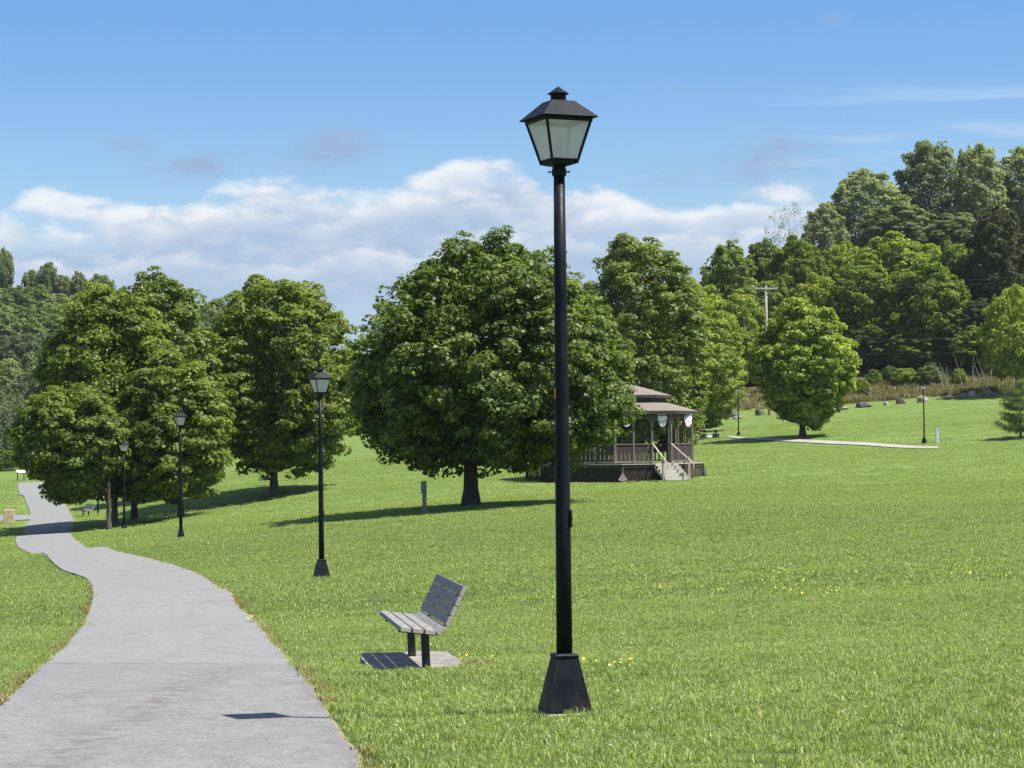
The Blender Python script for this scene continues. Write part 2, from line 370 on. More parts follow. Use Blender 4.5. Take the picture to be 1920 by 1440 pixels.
EXTRA = [(0, 0, -1.6), (-12, 0, -1.7), (12, 0, -1.5), (0, -30, -1.4), (-40, 10, -2.0), (40, 10, -1.0), (-60, 80, -4.5), (60, 80, -.8), (70, 160, 2.), (-80, 160, -5), (60, -30, -.8), (-60, -30, -2),
 # wooded banks on the right
 (24, 250, 4.4), (38, 252, 5.4), (52, 252, 6.6), (66, 250, 7.5), (90, 245, 8), (10, 252, 3.2), (52, 275, 12.), (70, 275, 14), (30, 275, 9.), (5, 275, 5.5), (60, 320, 22), (30, 320, 17), (0, 320, 10), (100, 320, 26), (60, 400, 30), (0, 400, 16), (150, 250, 14), (150, 400, 34),
 # hill on the left
 (-60, 330, -1.), (-90, 330, -.5), (-30, 300, .5), (-80, 370, 7), (-110, 370, 10), (-50, 370, 4), (-120, 450, 25), (-80, 450, 20), (-50, 450, 12), (-20, 450, 9), (-140, 520, 37), (-100, 520, 34.5), (-65, 520, 25), (-35, 520, 15), (20, 520, 14), (100, 520, 30), (-160, 300, 3), (-200, 450, 32), (-160, 700, 22), (0, 700, 8), (160, 700, 22), (250, 450, 34), (250, 200, 14), (-250, 200, 4)]
_pts = [P3(*g) for g in GP]
TX = np.array([[p.x, p.y] for p in _pts]+[[e[0], e[1]] for e in EXTRA]); TZ = np.array([p.z for p in _pts]+[e[2] for e in EXTRA])
def _warp(q):                                          # far ground varies more slowly than near ground
    q = np.asarray(q, float); y = q[..., 1]; s = 1/(14+.5*np.abs(y)); yy = np.sign(y)*2*np.log1p(np.abs(y)/28)*1.0
    return np.stack([q[..., 0]*s*1.0, yy*1.6], -1)
def _phi(r): return np.sqrt(r*r+.006)
_W = _warp(TX); _n = len(TX)
_A = _phi(np.linalg.norm(_W[:, None]-_W[None], axis=-1)) - np.eye(_n)*.004
_Pm = np.concatenate([np.ones((_n, 1)), _W], 1)
_S = np.block([[_A, _Pm], [_Pm.T, np.zeros((3, 3))]])
_C = np.linalg.solve(_S, np.concatenate([TZ, np.zeros(3)]))
def hz_np(X, Y):
    q = np.stack([np.asarray(X, float).ravel(), np.asarray(Y, float).ravel()], -1); out = np.empty(len(q))
    for i in range(0, len(q), 20000):
        w = _warp(q[i:i+20000]); r = _phi(np.linalg.norm(w[:, None]-_W[None], axis=-1))
        out[i:i+20000] = r @ _C[:_n] + np.concatenate([np.ones((len(w), 1)), w], 1) @ _C[_n:]
    return out
# tabulate the height on the same grid the mesh uses, and read it bilinearly so that everything sits on the mesh
def _axis(breaks):
    a = []
    for (lo, hi, st) in breaks: a += list(np.arange(lo, hi-1e-6, st))
    return np.array(a+[breaks[-1][1]])
AX = _axis([(-400, -120, 20), (-120, -40, 4), (-40, -14, 1.3), (-14, 8, .5), (8, 40, 1.3), (40, 120, 4), (120, 400, 20)])
AY = _axis([(-40, 8, 4), (8, 50, .5), (50, 130, 1.3), (130, 270, 2.5), (270, 420, 6), (420, 900, 20)])
GX, GY = np.meshgrid(AX, AY); GZ = hz_np(GX, GY).reshape(GX.shape)
def Hn(x, y):
    x = np.asarray(x, float); y = np.asarray(y, float)
    i = np.clip(np.searchsorted(AX, x)-1, 0, len(AX)-2); j = np.clip(np.searchsorted(AY, y)-1, 0, len(AY)-2)
    u = np.clip((x-AX[i])/(AX[i+1]-AX[i]), 0, 1); v = np.clip((y-AY[j])/(AY[j+1]-AY[j]), 0, 1)
    return GZ[j, i]*(1-u)*(1-v)+GZ[j, i+1]*u*(1-v)+GZ[j+1, i]*(1-u)*v+GZ[j+1, i+1]*u*v
def H(x, y): return float(Hn(x, y))
DS = np.concatenate([np.arange(5, 60, .1), np.arange(60, 330, .4)])
def ground(px, py):
    """where the line of sight through a pixel meets the ground"""
    r = ray(px, py); g = Hn(r.x*DS, DS); dz = r.z*DS-g
    k = np.argmax(dz < 0) if (dz < 0).any() else len(DS)-1
    if k == 0: return Vector((r.x*5, 5, H(r.x*5, 5)))
    t = dz[k-1]/(dz[k-1]-dz[k]) if dz[k] != dz[k-1] else 0
    d = DS[k-1]+(DS[k]-DS[k-1])*t; return Vector((r.x*d, d, H(r.x*d, d)))
def at(px, d):
    """ground point in pixel column px at depth d"""
    x = ray(px, 830).x*d; return Vector((x, d, H(x, d)))
def pxm(d): return F/d

_s = ground(300, 1250); SEAM_Y = _s.y+.22*_s.x*-1+0.; SEAM_Y = _s.y + .22*_s.x
STAIN_X = -ground(310, 1320).x
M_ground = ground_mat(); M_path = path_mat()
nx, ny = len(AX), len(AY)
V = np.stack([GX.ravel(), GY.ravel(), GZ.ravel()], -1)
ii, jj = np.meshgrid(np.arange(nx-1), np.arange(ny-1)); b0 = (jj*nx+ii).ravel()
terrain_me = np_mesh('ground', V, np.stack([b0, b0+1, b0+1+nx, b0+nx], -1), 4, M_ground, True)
# where the mown lawn ends (depth of the wood's edge) for columns across the view
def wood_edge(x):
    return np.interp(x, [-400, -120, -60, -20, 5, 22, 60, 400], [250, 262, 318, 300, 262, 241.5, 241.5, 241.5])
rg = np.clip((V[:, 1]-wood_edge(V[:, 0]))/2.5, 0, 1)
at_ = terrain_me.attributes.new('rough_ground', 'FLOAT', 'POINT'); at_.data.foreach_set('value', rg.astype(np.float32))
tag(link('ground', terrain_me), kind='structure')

def polyline(pxs, step=.35):
    pts = [ground(*p) if not isinstance(p, Vector) else p for p in pxs]
    return pts
def resample(pts, n):
    P = np.array([[p.x, p.y] for p in pts]); 
    # Catmull-Rom through the points, uniform by index, then n samples
    Q = []
    for i in range(len(P)-1):
        p0 = P[max(i-1, 0)]; p1 = P[i]; p2 = P[i+1]; p3 = P[min(i+2, len(P)-1)]
        for t in np.linspace(0, 1, 20, endpoint=False):
            Q.append(.5*((2*p1)+(-p0+p2)*t+(2*p0-5*p1+4*p2-p3)*t*t+(-p0+3*p1-3*p2+p3)*t**3))
    Q.append(P[-1]); Q = np.array(Q); s = np.concatenate([[0], np.cumsum(np.linalg.norm(np.diff(Q, axis=0), axis=1))])
    u = np.linspace(0, s[-1], n); return np.stack([np.interp(u, s, Q[:, 0]), np.interp(u, s, Q[:, 1])], -1)
def V2(x, y): return Vector((x, y, 0))
right_px = [(670,1440),(645,1395),(620,1350),(590,1300),(560,1262),(530,1228),(500,1195),(470,1162),(440,1130),(402,1098),(340,1066),(270,1046),(205,1031),(150,1018),(133,1005),(137,985),(134,968),(128,955),(105,930),(78,905)]
left_px = [(-75,1398),(-20,1345),(20,1312),(62,1268),(95,1238),(128,1210),(152,1180),(168,1150),(175,1122),(172,1100),(155,1082),(100,1056),(60,1040),(32,1026),(30,1014),(45,998),(57,978),(58,962),(50,945),(34,915),(36,905)]
pr = [V2(-.55, -25), V2(-.45, 0), V2(-.55, 6)] + [ground(*p) for p in right_px]
pl = [V2(-3.6, -25), V2(-3.5, 0), V2(-3.45, 7)] + [ground(*p) for p in left_px]
NR = 520
def ribbon(ptsA, ptsB, n): return resample(ptsA, n), resample(ptsB, n)
# pair the two edges by arc fraction measured at the control points
def pair(A, B, n):
    A, B = resample(A, 1500), resample(B, 1500)
    # walk down the middle: match each point of A with the nearest later point of B
    out = []; j = 0
    for i in np.linspace(0, 1499, n).astype(int):
        js = np.arange(j, min(j+60, 1500)); d = np.linalg.norm(B[js]-A[i], axis=1); k = js[np.argmin(d)]
        j = k; out.append((A[i], B[k]))
    return np.array([o[0] for o in out]), np.array([o[1] for o in out])
ER, EL = pair(pr, pl, NR)
def soften(E):                                         # a longer averaging window the farther away the edge is
    O = E.copy()
    for i in range(len(E)):
        k = int(np.clip((E[i, 1]-25)/9, 0, 11)); k = min(k, i, len(E)-1-i)
        if k: O[i] = E[i-k:i+k+1].mean(0)
    return O
ER, EL = soften(ER), soften(EL)
rng = np.random.default_rng(3)
def fractal(n, rng, amp):
    s = np.zeros(n)
    for k, a in ((6, .3), (14, .3), (40, .25), (110, .2), (260, .12)):
        s += a*np.interp(np.linspace(0, 1, n), np.linspace(0, 1, k), rng.normal(size=k))
    return s*amp
def strip(name, A, B, off, mat, cols=8, jag=0., kind='structure', grow=0.):
    d = B-A; L = np.linalg.norm(d, axis=1, keepdims=True)+1e-9; u = d/L
    A = A-u*(grow+fractal(len(A), rng, jag))[:, None] if jag else A-u*grow
    B = B+u*(grow+fractal(len(A), rng, jag))[:, None] if jag else B+u*grow
    rows = []
    for c in np.linspace(0, 1, cols):
        q = A*(1-c)+B*c; z = Hn(q[:, 0], q[:, 1])+off+np.abs(q[:, 1])*off*.012+ (.012*np.sin(np.pi*c) if kind else 0); rows.append(np.stack([q[:, 0], q[:, 1], z], -1))
    Vv = np.stack(rows, 1).reshape(-1, 3); n = len(A); i, j = np.meshgrid(np.arange(cols-1), np.arange(n-1)); b = (j*cols+i).ravel()
    me = np_mesh(name, Vv, np.stack([b, b+cols, b+cols+1, b+1], -1), 4, mat, True)
    if me.polygons[len(me.polygons)//2].normal.z < 0: me.flip_normals()
    return link(name, me)
M_soil = simple('path_edge_soil', (.20, .155, .09), (.30, .24, .14), scale=6, rough=.95, bump=.6, bscale=40)
tag(strip('soil_verge', ER, EL, .010, M_soil, 8, .05, grow=.05), kind='structure')
PATH = strip('footpath', ER, EL, .020, M_path, 10, .016); tag(PATH, kind='structure')
# side path leaving on the left, and the far path on the right
sl = resample([ground(57, 966), ground(20, 967), ground(-40, 970), ground(-140, 974)], 60); sr = resample([ground(60, 975), ground(20, 977), ground(-40, 980), ground(-140, 984)], 60)
tag(strip('side_path', sl, sr, .016, M_path, 4, .03), kind='structure')
M_far = simple('far_path_concrete', (.27, .27, .235), (.33, .33, .29), scale=1.5, rough=.9)
fa = resample([ground(1330, 816), ground(1385, 820), ground(1450, 823), ground(1540, 827), ground(1640, 832), ground(1760, 838.5)], 90)
fb = resample([ground(1325, 820), ground(1385, 823.5), ground(1450, 827.5), ground(1540, 832.5), ground(1640, 837.5), ground(1758, 841.5)], 90)
tag(strip('far_path', fa, fb, .02, M_far, 3, .04), kind='structure')

# distance to the path edges, for keeping grass off it
PATHQ = np.concatenate([ER, EL]); 
def on_path(q, margin=0.):
    """q (n,2): True where inside the near path (signed by row interpolation)"""
    xr = np.interp(q[:, 1], np.maximum.accumulate(ER[:, 1]), ER[:, 0]); xl = np.interp(q[:, 1], np.maximum.accumulate(EL[:, 1]), EL[:, 0])
    return (q[:, 0] < xr-margin) & (q[:, 0] > xl+margin)

# ------------------------------------------------------------------ grass (geometry nodes, uncountable)
M_blade = blade_mat('lawn_blade'); M_dry = blade_mat('dry_blade', ((.30, .27, .09), (.42, .36, .16))); M_tall = blade_mat('tall_dry_blade', ((.095, .125, .035), (.27, .22, .09)))
def tuft_mesh(name, n, rad, h, wd, lean, rng, mat, seg=1):
    a = rng.uniform(0, 2*np.pi, n); r = rad*np.sqrt(rng.uniform(0, 1, n)); bx, by = r*np.cos(a), r*np.sin(a)
    hh = h*rng.uniform(.55, 1.2, n); w = wd*rng.uniform(.7, 1.3, n); la = rng.uniform(0, 2*np.pi, n); le = hh*lean*rng.uniform(.1, 1.3, n)
    fa = rng.uniform(0, 2*np.pi, n); dx, dy = np.cos(fa)*w/2, np.sin(fa)*w/2
    z0 = np.full(n, -.01); mx, my = bx+np.cos(la)*le*.35, by+np.sin(la)*le*.35; tx, ty = bx+np.cos(la)*le, by+np.sin(la)*le
    V = np.stack([np.stack([bx-dx, by-dy, z0], -1), np.stack([bx+dx, by+dy, z0], -1), np.stack([mx+dx*.8, my+dy*.8, hh*.6], -1), np.stack([mx-dx*.8, my-dy*.8, hh*.6], -1), np.stack([tx, ty, hh*np.sqrt(np.clip(1-lean*lean*.3, .3, 1))], -1)], 1).reshape(-1, 3)
    b = np.arange(n)*5
    T = np.concatenate([np.stack([b, b+1, b+2], -1), np.stack([b, b+2, b+3], -1), np.stack([b+3, b+2, b+4], -1)])
    return bpy.data.objects.new(name, np_mesh(name, V, T, 3, mat))
def scatter(name, pts, scales, protos, label=None, seed=0):
    me = bpy.data.meshes.new(name); n = len(pts); me.vertices.add(n); me.vertices.foreach_set('co', pts.astype(np.float32).ravel())
    a = me.attributes.new('tuft_scale', 'FLOAT_VECTOR', 'POINT'); a.data.foreach_set('vector', scales.astype(np.float32).ravel())
    rg = np.random.default_rng(seed); rot = np.zeros((n, 3)); rot[:, 2] = rg.uniform(0, 6.28, n); rot[:, 0] = rg.normal(size=n)*.08; rot[:, 1] = rg.normal(size=n)*.08
    a = me.attributes.new('tuft_rot', 'FLOAT_VECTOR', 'POINT'); a.data.foreach_set('vector', rot.astype(np.float32).ravel())
    a = me.attributes.new('tuft_pick', 'INT', 'POINT'); a.data.foreach_set('value', rg.integers(0, len(protos), n).astype(np.int32))
    o = link(name, me); g = bpy.data.node_groups.new(name, 'GeometryNodeTree')
    g.interface.new_socket('Geometry', in_out='INPUT', socket_type='NodeSocketGeometry'); g.interface.new_socket('Geometry', in_out='OUTPUT', socket_type='NodeSocketGeometry')
    N = g.nodes; L = g.links; gi = N.new('NodeGroupInput'); go = N.new('NodeGroupOutput'); iop = N.new('GeometryNodeInstanceOnPoints'); L.new(gi.outputs[0], iop.inputs['Points'])
    jn = N.new('GeometryNodeJoinGeometry')
    for p in reversed(protos):
        oi = N.new('GeometryNodeObjectInfo'); oi.inputs['Object'].default_value = p; oi.inputs['As Instance'].default_value = True; L.new(oi.outputs['Geometry'], jn.inputs[0])
    L.new(jn.outputs[0], iop.inputs['Instance']); iop.inputs['Pick Instance'].default_value = True
    for nm, ty, sock in (('tuft_scale', 'FLOAT_VECTOR', 'Scale'), ('tuft_rot', 'FLOAT_VECTOR', 'Rotation'), ('tuft_pick', 'INT', 'Instance Index')):
        at = N.new('GeometryNodeInputNamedAttribute'); at.data_type = ty; at.inputs['Name'].default_value = nm; L.new(at.outputs[0], iop.inputs[sock])
    L.new(iop.outputs[0], go.inputs[0]); md = o.modifiers.new('grass', 'NODES'); md.node_group = g
    tag(o, label, 'grass' if label else None, kind='stuff'); return o
def field(y0, y1, per, rng, margin=1.6):
    n = int(per*((.2405*(y1**2-y0**2))+2*margin*(y1-y0)))
    u = rng.uniform(0, 1, n); y = np.sqrt(y0**2+u*(y1**2-y0**2)); x = rng.uniform(-1, 1, n)*(.2405*y+margin)
    return np.stack([x, y], -1)
PAD_C = ground(775, 1250); PAD_Z = H(PAD_C.x, PAD_C.y)+.05
def lawn():
    LB = np.array([[at(px, d).x, d] for px, d in ((1054, 15.65), (601, 46.3), (338, 74), (232, 105), (1733, 160))])
    rng = np.random.default_rng(11)
    near = [tuft_mesh('turf_tuft', 100, .13, .044, .0046, 1.25, rng, M_blade) for _ in range(5)]
    q = field(9.5, 34, 58, rng); q = q[~on_path(q, -.07)]
    pd = (np.abs((q[:, 0]-PAD_C.x)+.16*(q[:, 1]-PAD_C.y)) < .50) & (np.abs(q[:, 1]-PAD_C.y) < 1.16); q = q[~pd]; q = q[np.min(np.linalg.norm(q[:, None]-LB[None], axis=-1), 1) > .20]
    z = Hn(q[:, 0], q[:, 1]); s = rng.uniform(.75, 1.25, (len(q), 1))*np.array([[1, 1, 1]])
    # clumpier, taller growth beside the path
    ex = np.interp(q[:, 1], np.maximum.accumulate(ER[:, 1]), ER[:, 0]); el = np.interp(q[:, 1], np.maximum.accumulate(EL[:, 1]), EL[:, 0])
    de = np.minimum(np.abs(q[:, 0]-ex), np.abs(q[:, 0]-el)); s[:, 2] *= 1+.5*np.exp(-de/.15)*rng.uniform(0, 1, len(q))
    s[:, 2] *= .95+.35*np.sin(q[:, 0]*1.3+q[:, 1]*.7)*np.sin(q[:, 1]*1.1-q[:, 0]*.6)*.5+.1
    scatter('lawn_grass', np.column_stack([q, z]), s, near, 'short mown green lawn grass in the foreground around the lamp and bench', 1)
    mid = [tuft_mesh('turf_tuft', 120, .27, .044, .0078, 1.25, rng, M_blade) for _ in range(4)]
    q = field(34, 95, 15, rng, 2.5); q = q[~on_path(q, -.12)]; s = rng.uniform(.7, 1.25, (len(q), 1))*np.ones((1, 3))
    scatter('lawn_grass', np.column_stack([q, Hn(q[:, 0], q[:, 1])]), s, mid, 'mown lawn grass on the slope between the near lamps and the big tree', 2)
    far = [tuft_mesh('turf_tuft', 110, .55, .048, .017, 1.25, rng, M_blade) for _ in range(4)]
    q = field(95, 238, 3.4, rng, 4); q = q[~on_path(q, -.3)]; s = rng.uniform(.7, 1.2, (len(q), 1))*np.array([[1, 1, .7]])
    keep = rng.uniform(size=len(q)) < np.clip((238-q[:, 1])/40, .3, 1); q, s = q[keep], s[keep]
    ff = np.array([[g.x, g.y] for g in [ground(x, y) for x, y in ((1340, 818), (1400, 821.5), (1480, 827), (1560, 831), (1640, 835), (1760, 840))]]); yy = np.interp(q[:, 0], ff[:, 0], ff[:, 1], left=-99, right=-99); keep = np.abs(q[:, 1]-yy) > 3.2; q, s = q[keep], s[keep]
    gz = np.hypot(q[:, 0]-P3(1153, 870, 116.).x, q[:, 1]-116.) > 4.6; q, s = q[gz], s[gz]
    scatter('lawn_grass', np.column_stack([q, Hn(q[:, 0], q[:, 1])]), s, far, 'mown lawn grass far up the slope around the gazebo and small maple', 5)
    # straw-coloured and long blades hugging the path edges and the pad
    dry = [tuft_mesh('dry_tuft', 34, .07, .05, .007, 1.3, rng, M_dry) for _ in range(3)]; pts = []
    for E, sg in ((ER, 1), (EL, -1)):
        e = E[(E[:, 1] > 9) & (E[:, 1] < 52)]; s_ = np.concatenate([[0], np.cumsum(np.linalg.norm(np.diff(e, axis=0), axis=1))])
        k = int(s_[-1]*9); u = rng.uniform(0, s_[-1], k); qq = np.stack([np.interp(u, s_, e[:, 0]), np.interp(u, s_, e[:, 1])], -1)
        keep = (np.sin(u*1.7)+np.sin(u*.63+1)+rng.normal(size=k)*.5) > -.1; qq[:, 0] += sg*(rng.normal(size=k)*.025+.07); pts.append(qq[keep])
    a = rng.uniform(-.9, .9, 60); pts.append(np.stack([PAD_C.x+.55+rng.normal(size=60)*.06-.16*a, PAD_C.y+a], -1))
    q = np.concatenate(pts); scatter('verge_grass', np.column_stack([q, Hn(q[:, 0], q[:, 1])+.01]), rng.uniform(.6, 1.2, (len(q), 1))*np.ones((1, 3)), dry, 'straw coloured dry grass along the edges of the path', 3)
    # tall dry grass on the bank below the woods
    tall = [tuft_mesh('tall_tuft', 60, .6, .62, .045, .75, rng, M_tall) for _ in range(3)]
    n = 1700; x = rng.uniform(12, 68, n); y = 242+rng.uniform(0, 1, n)**1.3*14; k = (x > 30) | (rng.uniform(size=n) < .35); x, y = x[k], y[k]
    scatter('tall_grass', np.column_stack([x, y, Hn(x, y)]), rng.uniform(.5, 1.25, (len(x), 1))*np.ones((1, 3)), tall, 'tall dry tan grass on the bank behind the boulders', 4)
lawn()

# ------------------------------------------------------------------ trees
def leaf_cloud(pos, nrm, size, rng, asp=.42):
    n = len(pos); t = rng.normal(size=(n, 3)); t -= nrm*np.sum(t*nrm, 1, keepdims=True); t /= np.linalg.norm(t, axis=1, keepdims=True)+1e-9
    b = np.cross(nrm, t); s = (size*rng.uniform(.65, 1.25, n))[:, None]
    V = np.stack([pos-t*s*.5, pos+b*s*asp+nrm*s*.08, pos+t*s*.55-nrm*s*.10, pos-b*s*asp+nrm*s*.08], 1).reshape(-1, 3)
    return V, (np.arange(n)*4)[:, None]+np.arange(4)[None]
def unit(v): return v/(np.linalg.norm(v, axis=-1, keepdims=True)+1e-9)
def crown(name, rx, h, prof, nl, leaf, mat, seed, lobe=.27, clump=.42, nlobes=46, per=20, ry=None, fill=.16, droop=.1, asp=.42, ragged=.12, flat=.62):
    """prof: (height fraction, radius fraction) of the outline. Leaves sit in clumps, clumps on lobes, lobes on the outline."""
    rng = np.random.default_rng(seed); ry = ry or rx
    hs = np.array([p[0] for p in prof]); rs = np.array([p[1] for p in prof])
    L = []
    wts = np.interp(np.linspace(.02, .99, 200), hs, rs)+.06; cdf = np.cumsum(wts)/wts.sum()
    for k in range(nlobes):
        hh = np.interp((k+.5+rng.uniform(-.4, .4))/nlobes, cdf, np.linspace(.02, .99, 200)); th = k*2.39996+rng.uniform(-.4, .4)
        r = np.interp(hh, hs, rs); dr = (np.interp(min(hh+.04, 1), hs, rs)-np.interp(max(hh-.04, 0), hs, rs))*rx/(.08*h)
        nrm = unit(np.array([math.cos(th), math.sin(th), -dr])); lr = lobe*rx*rng.uniform(.5, 1.45)*(.6+.5*r)
        c = np.array([r*rx*math.cos(th), r*ry*math.sin(th), hh*h])-nrm*lr*(1.0-ragged*rng.uniform(-1, 1.6)); c[2] = max(c[2], lr*rng.uniform(.15, .9))
        L.append((c, nrm, lr))
    for k in range(nlobes//3):                         # low inner lobes close the crown's underside
        hh = rng.uniform(.03, .2); th = rng.uniform(0, 6.283); r = np.interp(hh, hs, rs)*math.sqrt(rng.uniform(0, 1))*.72; lr = lobe*rx*rng.uniform(.6, .95)
        L.append((np.array([r*rx*math.cos(th), r*ry*math.sin(th), max(hh*h, lr*rng.uniform(.35, 1.1))]), np.array([math.cos(th)*.5, math.sin(th)*.5, -.3]), lr))
    # clumps on the lobes
    CC = []; CN = []; CR = []
    for c, nrm, lr in L:
        m = int(per*rng.uniform(.8, 1.2)); d = unit(rng.normal(size=(m, 3))+nrm*.8+np.array([0, 0, .2]))
        CC.append(c+d*lr*rng.uniform(.5, 1.32, (m, 1))); CN.append(d); CR.append(np.full(m, clump)*rng.uniform(.5, 1.35, m))
    CC, CN, CR = np.concatenate(CC), np.concatenate(CN), np.concatenate(CR)
    nc = len(CC); idx = rng.choice(nc, int(nl*(1-fill)), p=CR**2/np.sum(CR**2))
    d = unit(rng.normal(size=(len(idx), 3))+CN[idx]*.55+np.array([0, 0, .25]))
    rr = CR[idx]*rng.uniform(.25, 1., len(idx))**.45
    pos = CC[idx]+d*rr[:, None]*np.array([1.15, 1.15, flat])
    pos[:, 2] -= droop*CR[idx]*rng.uniform(0, 1, len(idx))**2
    nrm = unit(d*.75+CN[idx]*.35+np.array([0, 0, .55])+rng.normal(size=d.shape)*.38)
    # loose leaves filling the volume, so the crown is not hollow
    nf = int(nl*fill); u = rng.uniform(0.05, .95, nf); th = rng.uniform(0, 6.283, nf); r = np.interp(u, hs, rs)*np.sqrt(rng.uniform(0, 1, nf))*.8
    pf = np.stack([r*rx*np.cos(th), r*ry*np.sin(th), u*h], -1); pos = np.concatenate([pos, pf]); nrm = np.concatenate([nrm, unit(rng.normal(size=(nf, 3))+[0, 0, .5])])
    V, Fq = leaf_cloud(pos, nrm, leaf, rng, asp)
    return np_mesh(name, V, Fq, 4, mat), L
M_bark = simple('grey_bark', (.075, .062, .048), (.16, .14, .115), scale=5, rough=.95, bump=1., bscale=14, stretch=(3, 3, .5))
M_bark_dark = simple('dark_bark', (.035, .028, .022), (.085, .07, .055), scale=5, rough=.95, bump=1., bscale=14, stretch=(3, 3, .5))
def trunk_mesh(name, base_r, h0, L, cz, top, seed, mat, nb=14, lean=0., detail=12):
    rng = random.Random(seed); mb = MB(); pts = []; rad = []
    H_ = top
    for i in range(9):
        t = i/8; zz = -0.25+t*(H_*.85+.25); pts.append((lean*math.sin(t*2.2)+rng.uniform(-1, 1)*.04*base_r*3*t, rng.uniform(-1, 1)*.05*t, zz)); rad.append(base_r*(1-t*.78)*(1.0 if i else 1.0))
    rad[0] = base_r*1.45; pts.insert(1, (0, 0, .02)); rad.insert(1, base_r*1.25); pts.insert(2, (0, 0, .35)); rad.insert(2, base_r*1.08)
    mb.tube(pts, rad, detail)
    order = sorted(range(len(L)), key=lambda k: rng.random())[:nb]
    for k in order:
        c, nrm, lr = L[k]; tgt = Vector((c[0], c[1], c[2]+cz)); t = min(.75, max(.14, (tgt.z-1.2)/max(H_, 1)*.55)); sz = -.25+t*(H_*.85+.25)
        sz = max(sz, h0*1.05); st = Vector((0, 0, sz)); r0 = base_r*.42*(1-t*.5)
        m1 = st.lerp(tgt, .35)+Vector((0, 0, -.05*(tgt-st).length)); m2 = st.lerp(tgt, .7)+Vector((rng.uniform(-.2, .2), rng.uniform(-.2, .2), .03))
        mb.tube([st, m1, m2, tgt], [r0, r0*.72, r0*.42, r0*.16], 6, cap=False)
    return mb.mesh(name, mat, True)
MAPLE = [(0, .50), (.06, .78), (.16, .93), (.32, 1.), (.5, .97), (.66, .86), (.8, .67), (.91, .42), (1., .10)]
OVAL = [(0, .40), (.08, .72), (.2, .90), (.36, 1.), (.52, .95), (.68, .80), (.82, .60), (.92, .40), (1., .12)]
BROAD = [(0, .58), (.1, .85), (.3, 1.), (.5, .98), (.7, .85), (.85, .62), (.95, .38), (1, .15)]
def tree(name, label, px, d, x0, x1, top, bot, mat, seed, prof=MAPLE, nl=40000, leaf=.2, trunk_r=.3, bark=None, group=None, base=None, cat='tree', **kw):
    """crown given by its outline in the photograph at depth d; the tree is built there in metres"""
    k = pxm(d); g = at(px, d); t = empty(name, g, 0); tag(t, label, cat, group)
    zt = P3(px, top, d).z-g.z; zb = P3(px, bot, d).z-g.z; cx = (P3((x0+x1)/2, 830, d).x-g.x); rx = (x1-x0)/2/k*.97
    me, L = crown('crown', rx, zt-zb, prof, nl, leaf, mat, seed, **kw)
    c = link('crown', me, t); c.location = (cx, 0, zb); c.rotation_euler = (0, 0, 0)
    L = L[:len(L)*3//4]; L2 = [(np.array([l[0][0]+cx, l[0][1], l[0][2]]), l[1], l[2]) for l in L]
    link('trunk', trunk_mesh('trunk', trunk_r, max(zb, .8), L2, zb, zb+(zt-zb)*.75, seed, bark or M_bark), t)
    return t
M_maple = leaf_mat('maple_leaf', (.066, .108, .016), (.124, .180, .026), (.340, .385, .120), trans=.5, gloss=.3, rough=.45, light_amt=.7)
M_maple_y = leaf_mat('yellowing_maple_leaf', (.070, .112, .019), (.130, .188, .030), (.300, .350, .090), trans=.5, gloss=.22, rough=.48)
M_maple_b = leaf_mat('bright_maple_leaf', (.125, .185, .024), (.260, .335, .046), (.560, .610, .150), trans=.5, gloss=.2, rough=.5, light_amt=.9)
M_wood = leaf_mat('woodland_leaf', (.108, .160, .032), (.190, .256, .050), (.370, .420, .120), trans=.54, gloss=.16, rough=.55, light_amt=.65)
M_locust = leaf_mat('locust_leaf', (.128, .180, .028), (.235, .295, .048), (.380, .420, .095), trans=.54, gloss=.16, rough=.55, nscale=.35)
M_poplar = leaf_mat('poplar_leaf', (.150, .185, .100), (.255, .300, .165), (.440, .470, .310), trans=.54, gloss=.2, rough=.5, nscale=.4)
M_dark = leaf_mat('dark_purple_leaf', (.042, .052, .022), (.078, .082, .036), (.17, .17, .08), gloss=.16, rough=.55)
M_hill = leaf_mat('far_hill_leaf', (.120, .168, .070), (.200, .255, .108), (.300, .345, .160), trans=.54, gloss=.1, rough=.6, nscale=.12)
M_willow = leaf_mat('willow_leaf', (.078, .108, .050), (.135, .168, .080), (.25, .285, .150), gloss=.16, rough=.55)
M_pine = leaf_mat('pine_needles', (.060, .095, .036), (.112, .150, .052), (.21, .25, .095), gloss=.16, rough=.55)

EGG = [(0, .38), (.08, .72), (.2, .93), (.36, 1.), (.54, .99), (.7, .88), (.83, .70), (.93, .46), (1., .15)]
BELL = [(0, .25), (.1, .52), (.24, .80), (.42, 1.), (.6, .96), (.75, .80), (.88, .55), (1, .15)]
GM = 'maples on the lawn'
tree('maple_tree', 'biggest round maple with a short dark trunk, on the lawn left of the gazebo', 882, 82, 660, 1178, 446, 868, M_maple, 1, nl=190000, leaf=.145, trunk_r=.30, bark=M_bark_dark, nlobes=95, per=32, lobe=.20, clump=.32, ragged=.2, group=GM)
tree('maple_tree', 'tall egg-shaped maple between the two lamps, just left of the biggest tree', 513, 125, 376, 680, 512, 884, M_maple_y, 2, prof=EGG, nl=90000, leaf=.20, trunk_r=.24, nlobes=60, clump=.40, per=24, group=GM)
tree('maple_tree', 'low bright maple overhanging the path, leftmost of the row', 203, 108, 28, 232, 720, 928, M_maple_y, 3, prof=BELL, nl=60000, leaf=.17, trunk_r=.13, bark=M_bark_dark, nlobes=44, clump=.36, lobe=.3, group=GM)
tree('maple_tree', 'broad olive maple rising over the low bright one, its trunk beside the other', 214, 114, 72, 335, 530, 925, M_maple_y, 5, prof=BROAD, nl=90000, leaf=.185, trunk_r=.17, nlobes=60, clump=.42, per=24, group=GM)
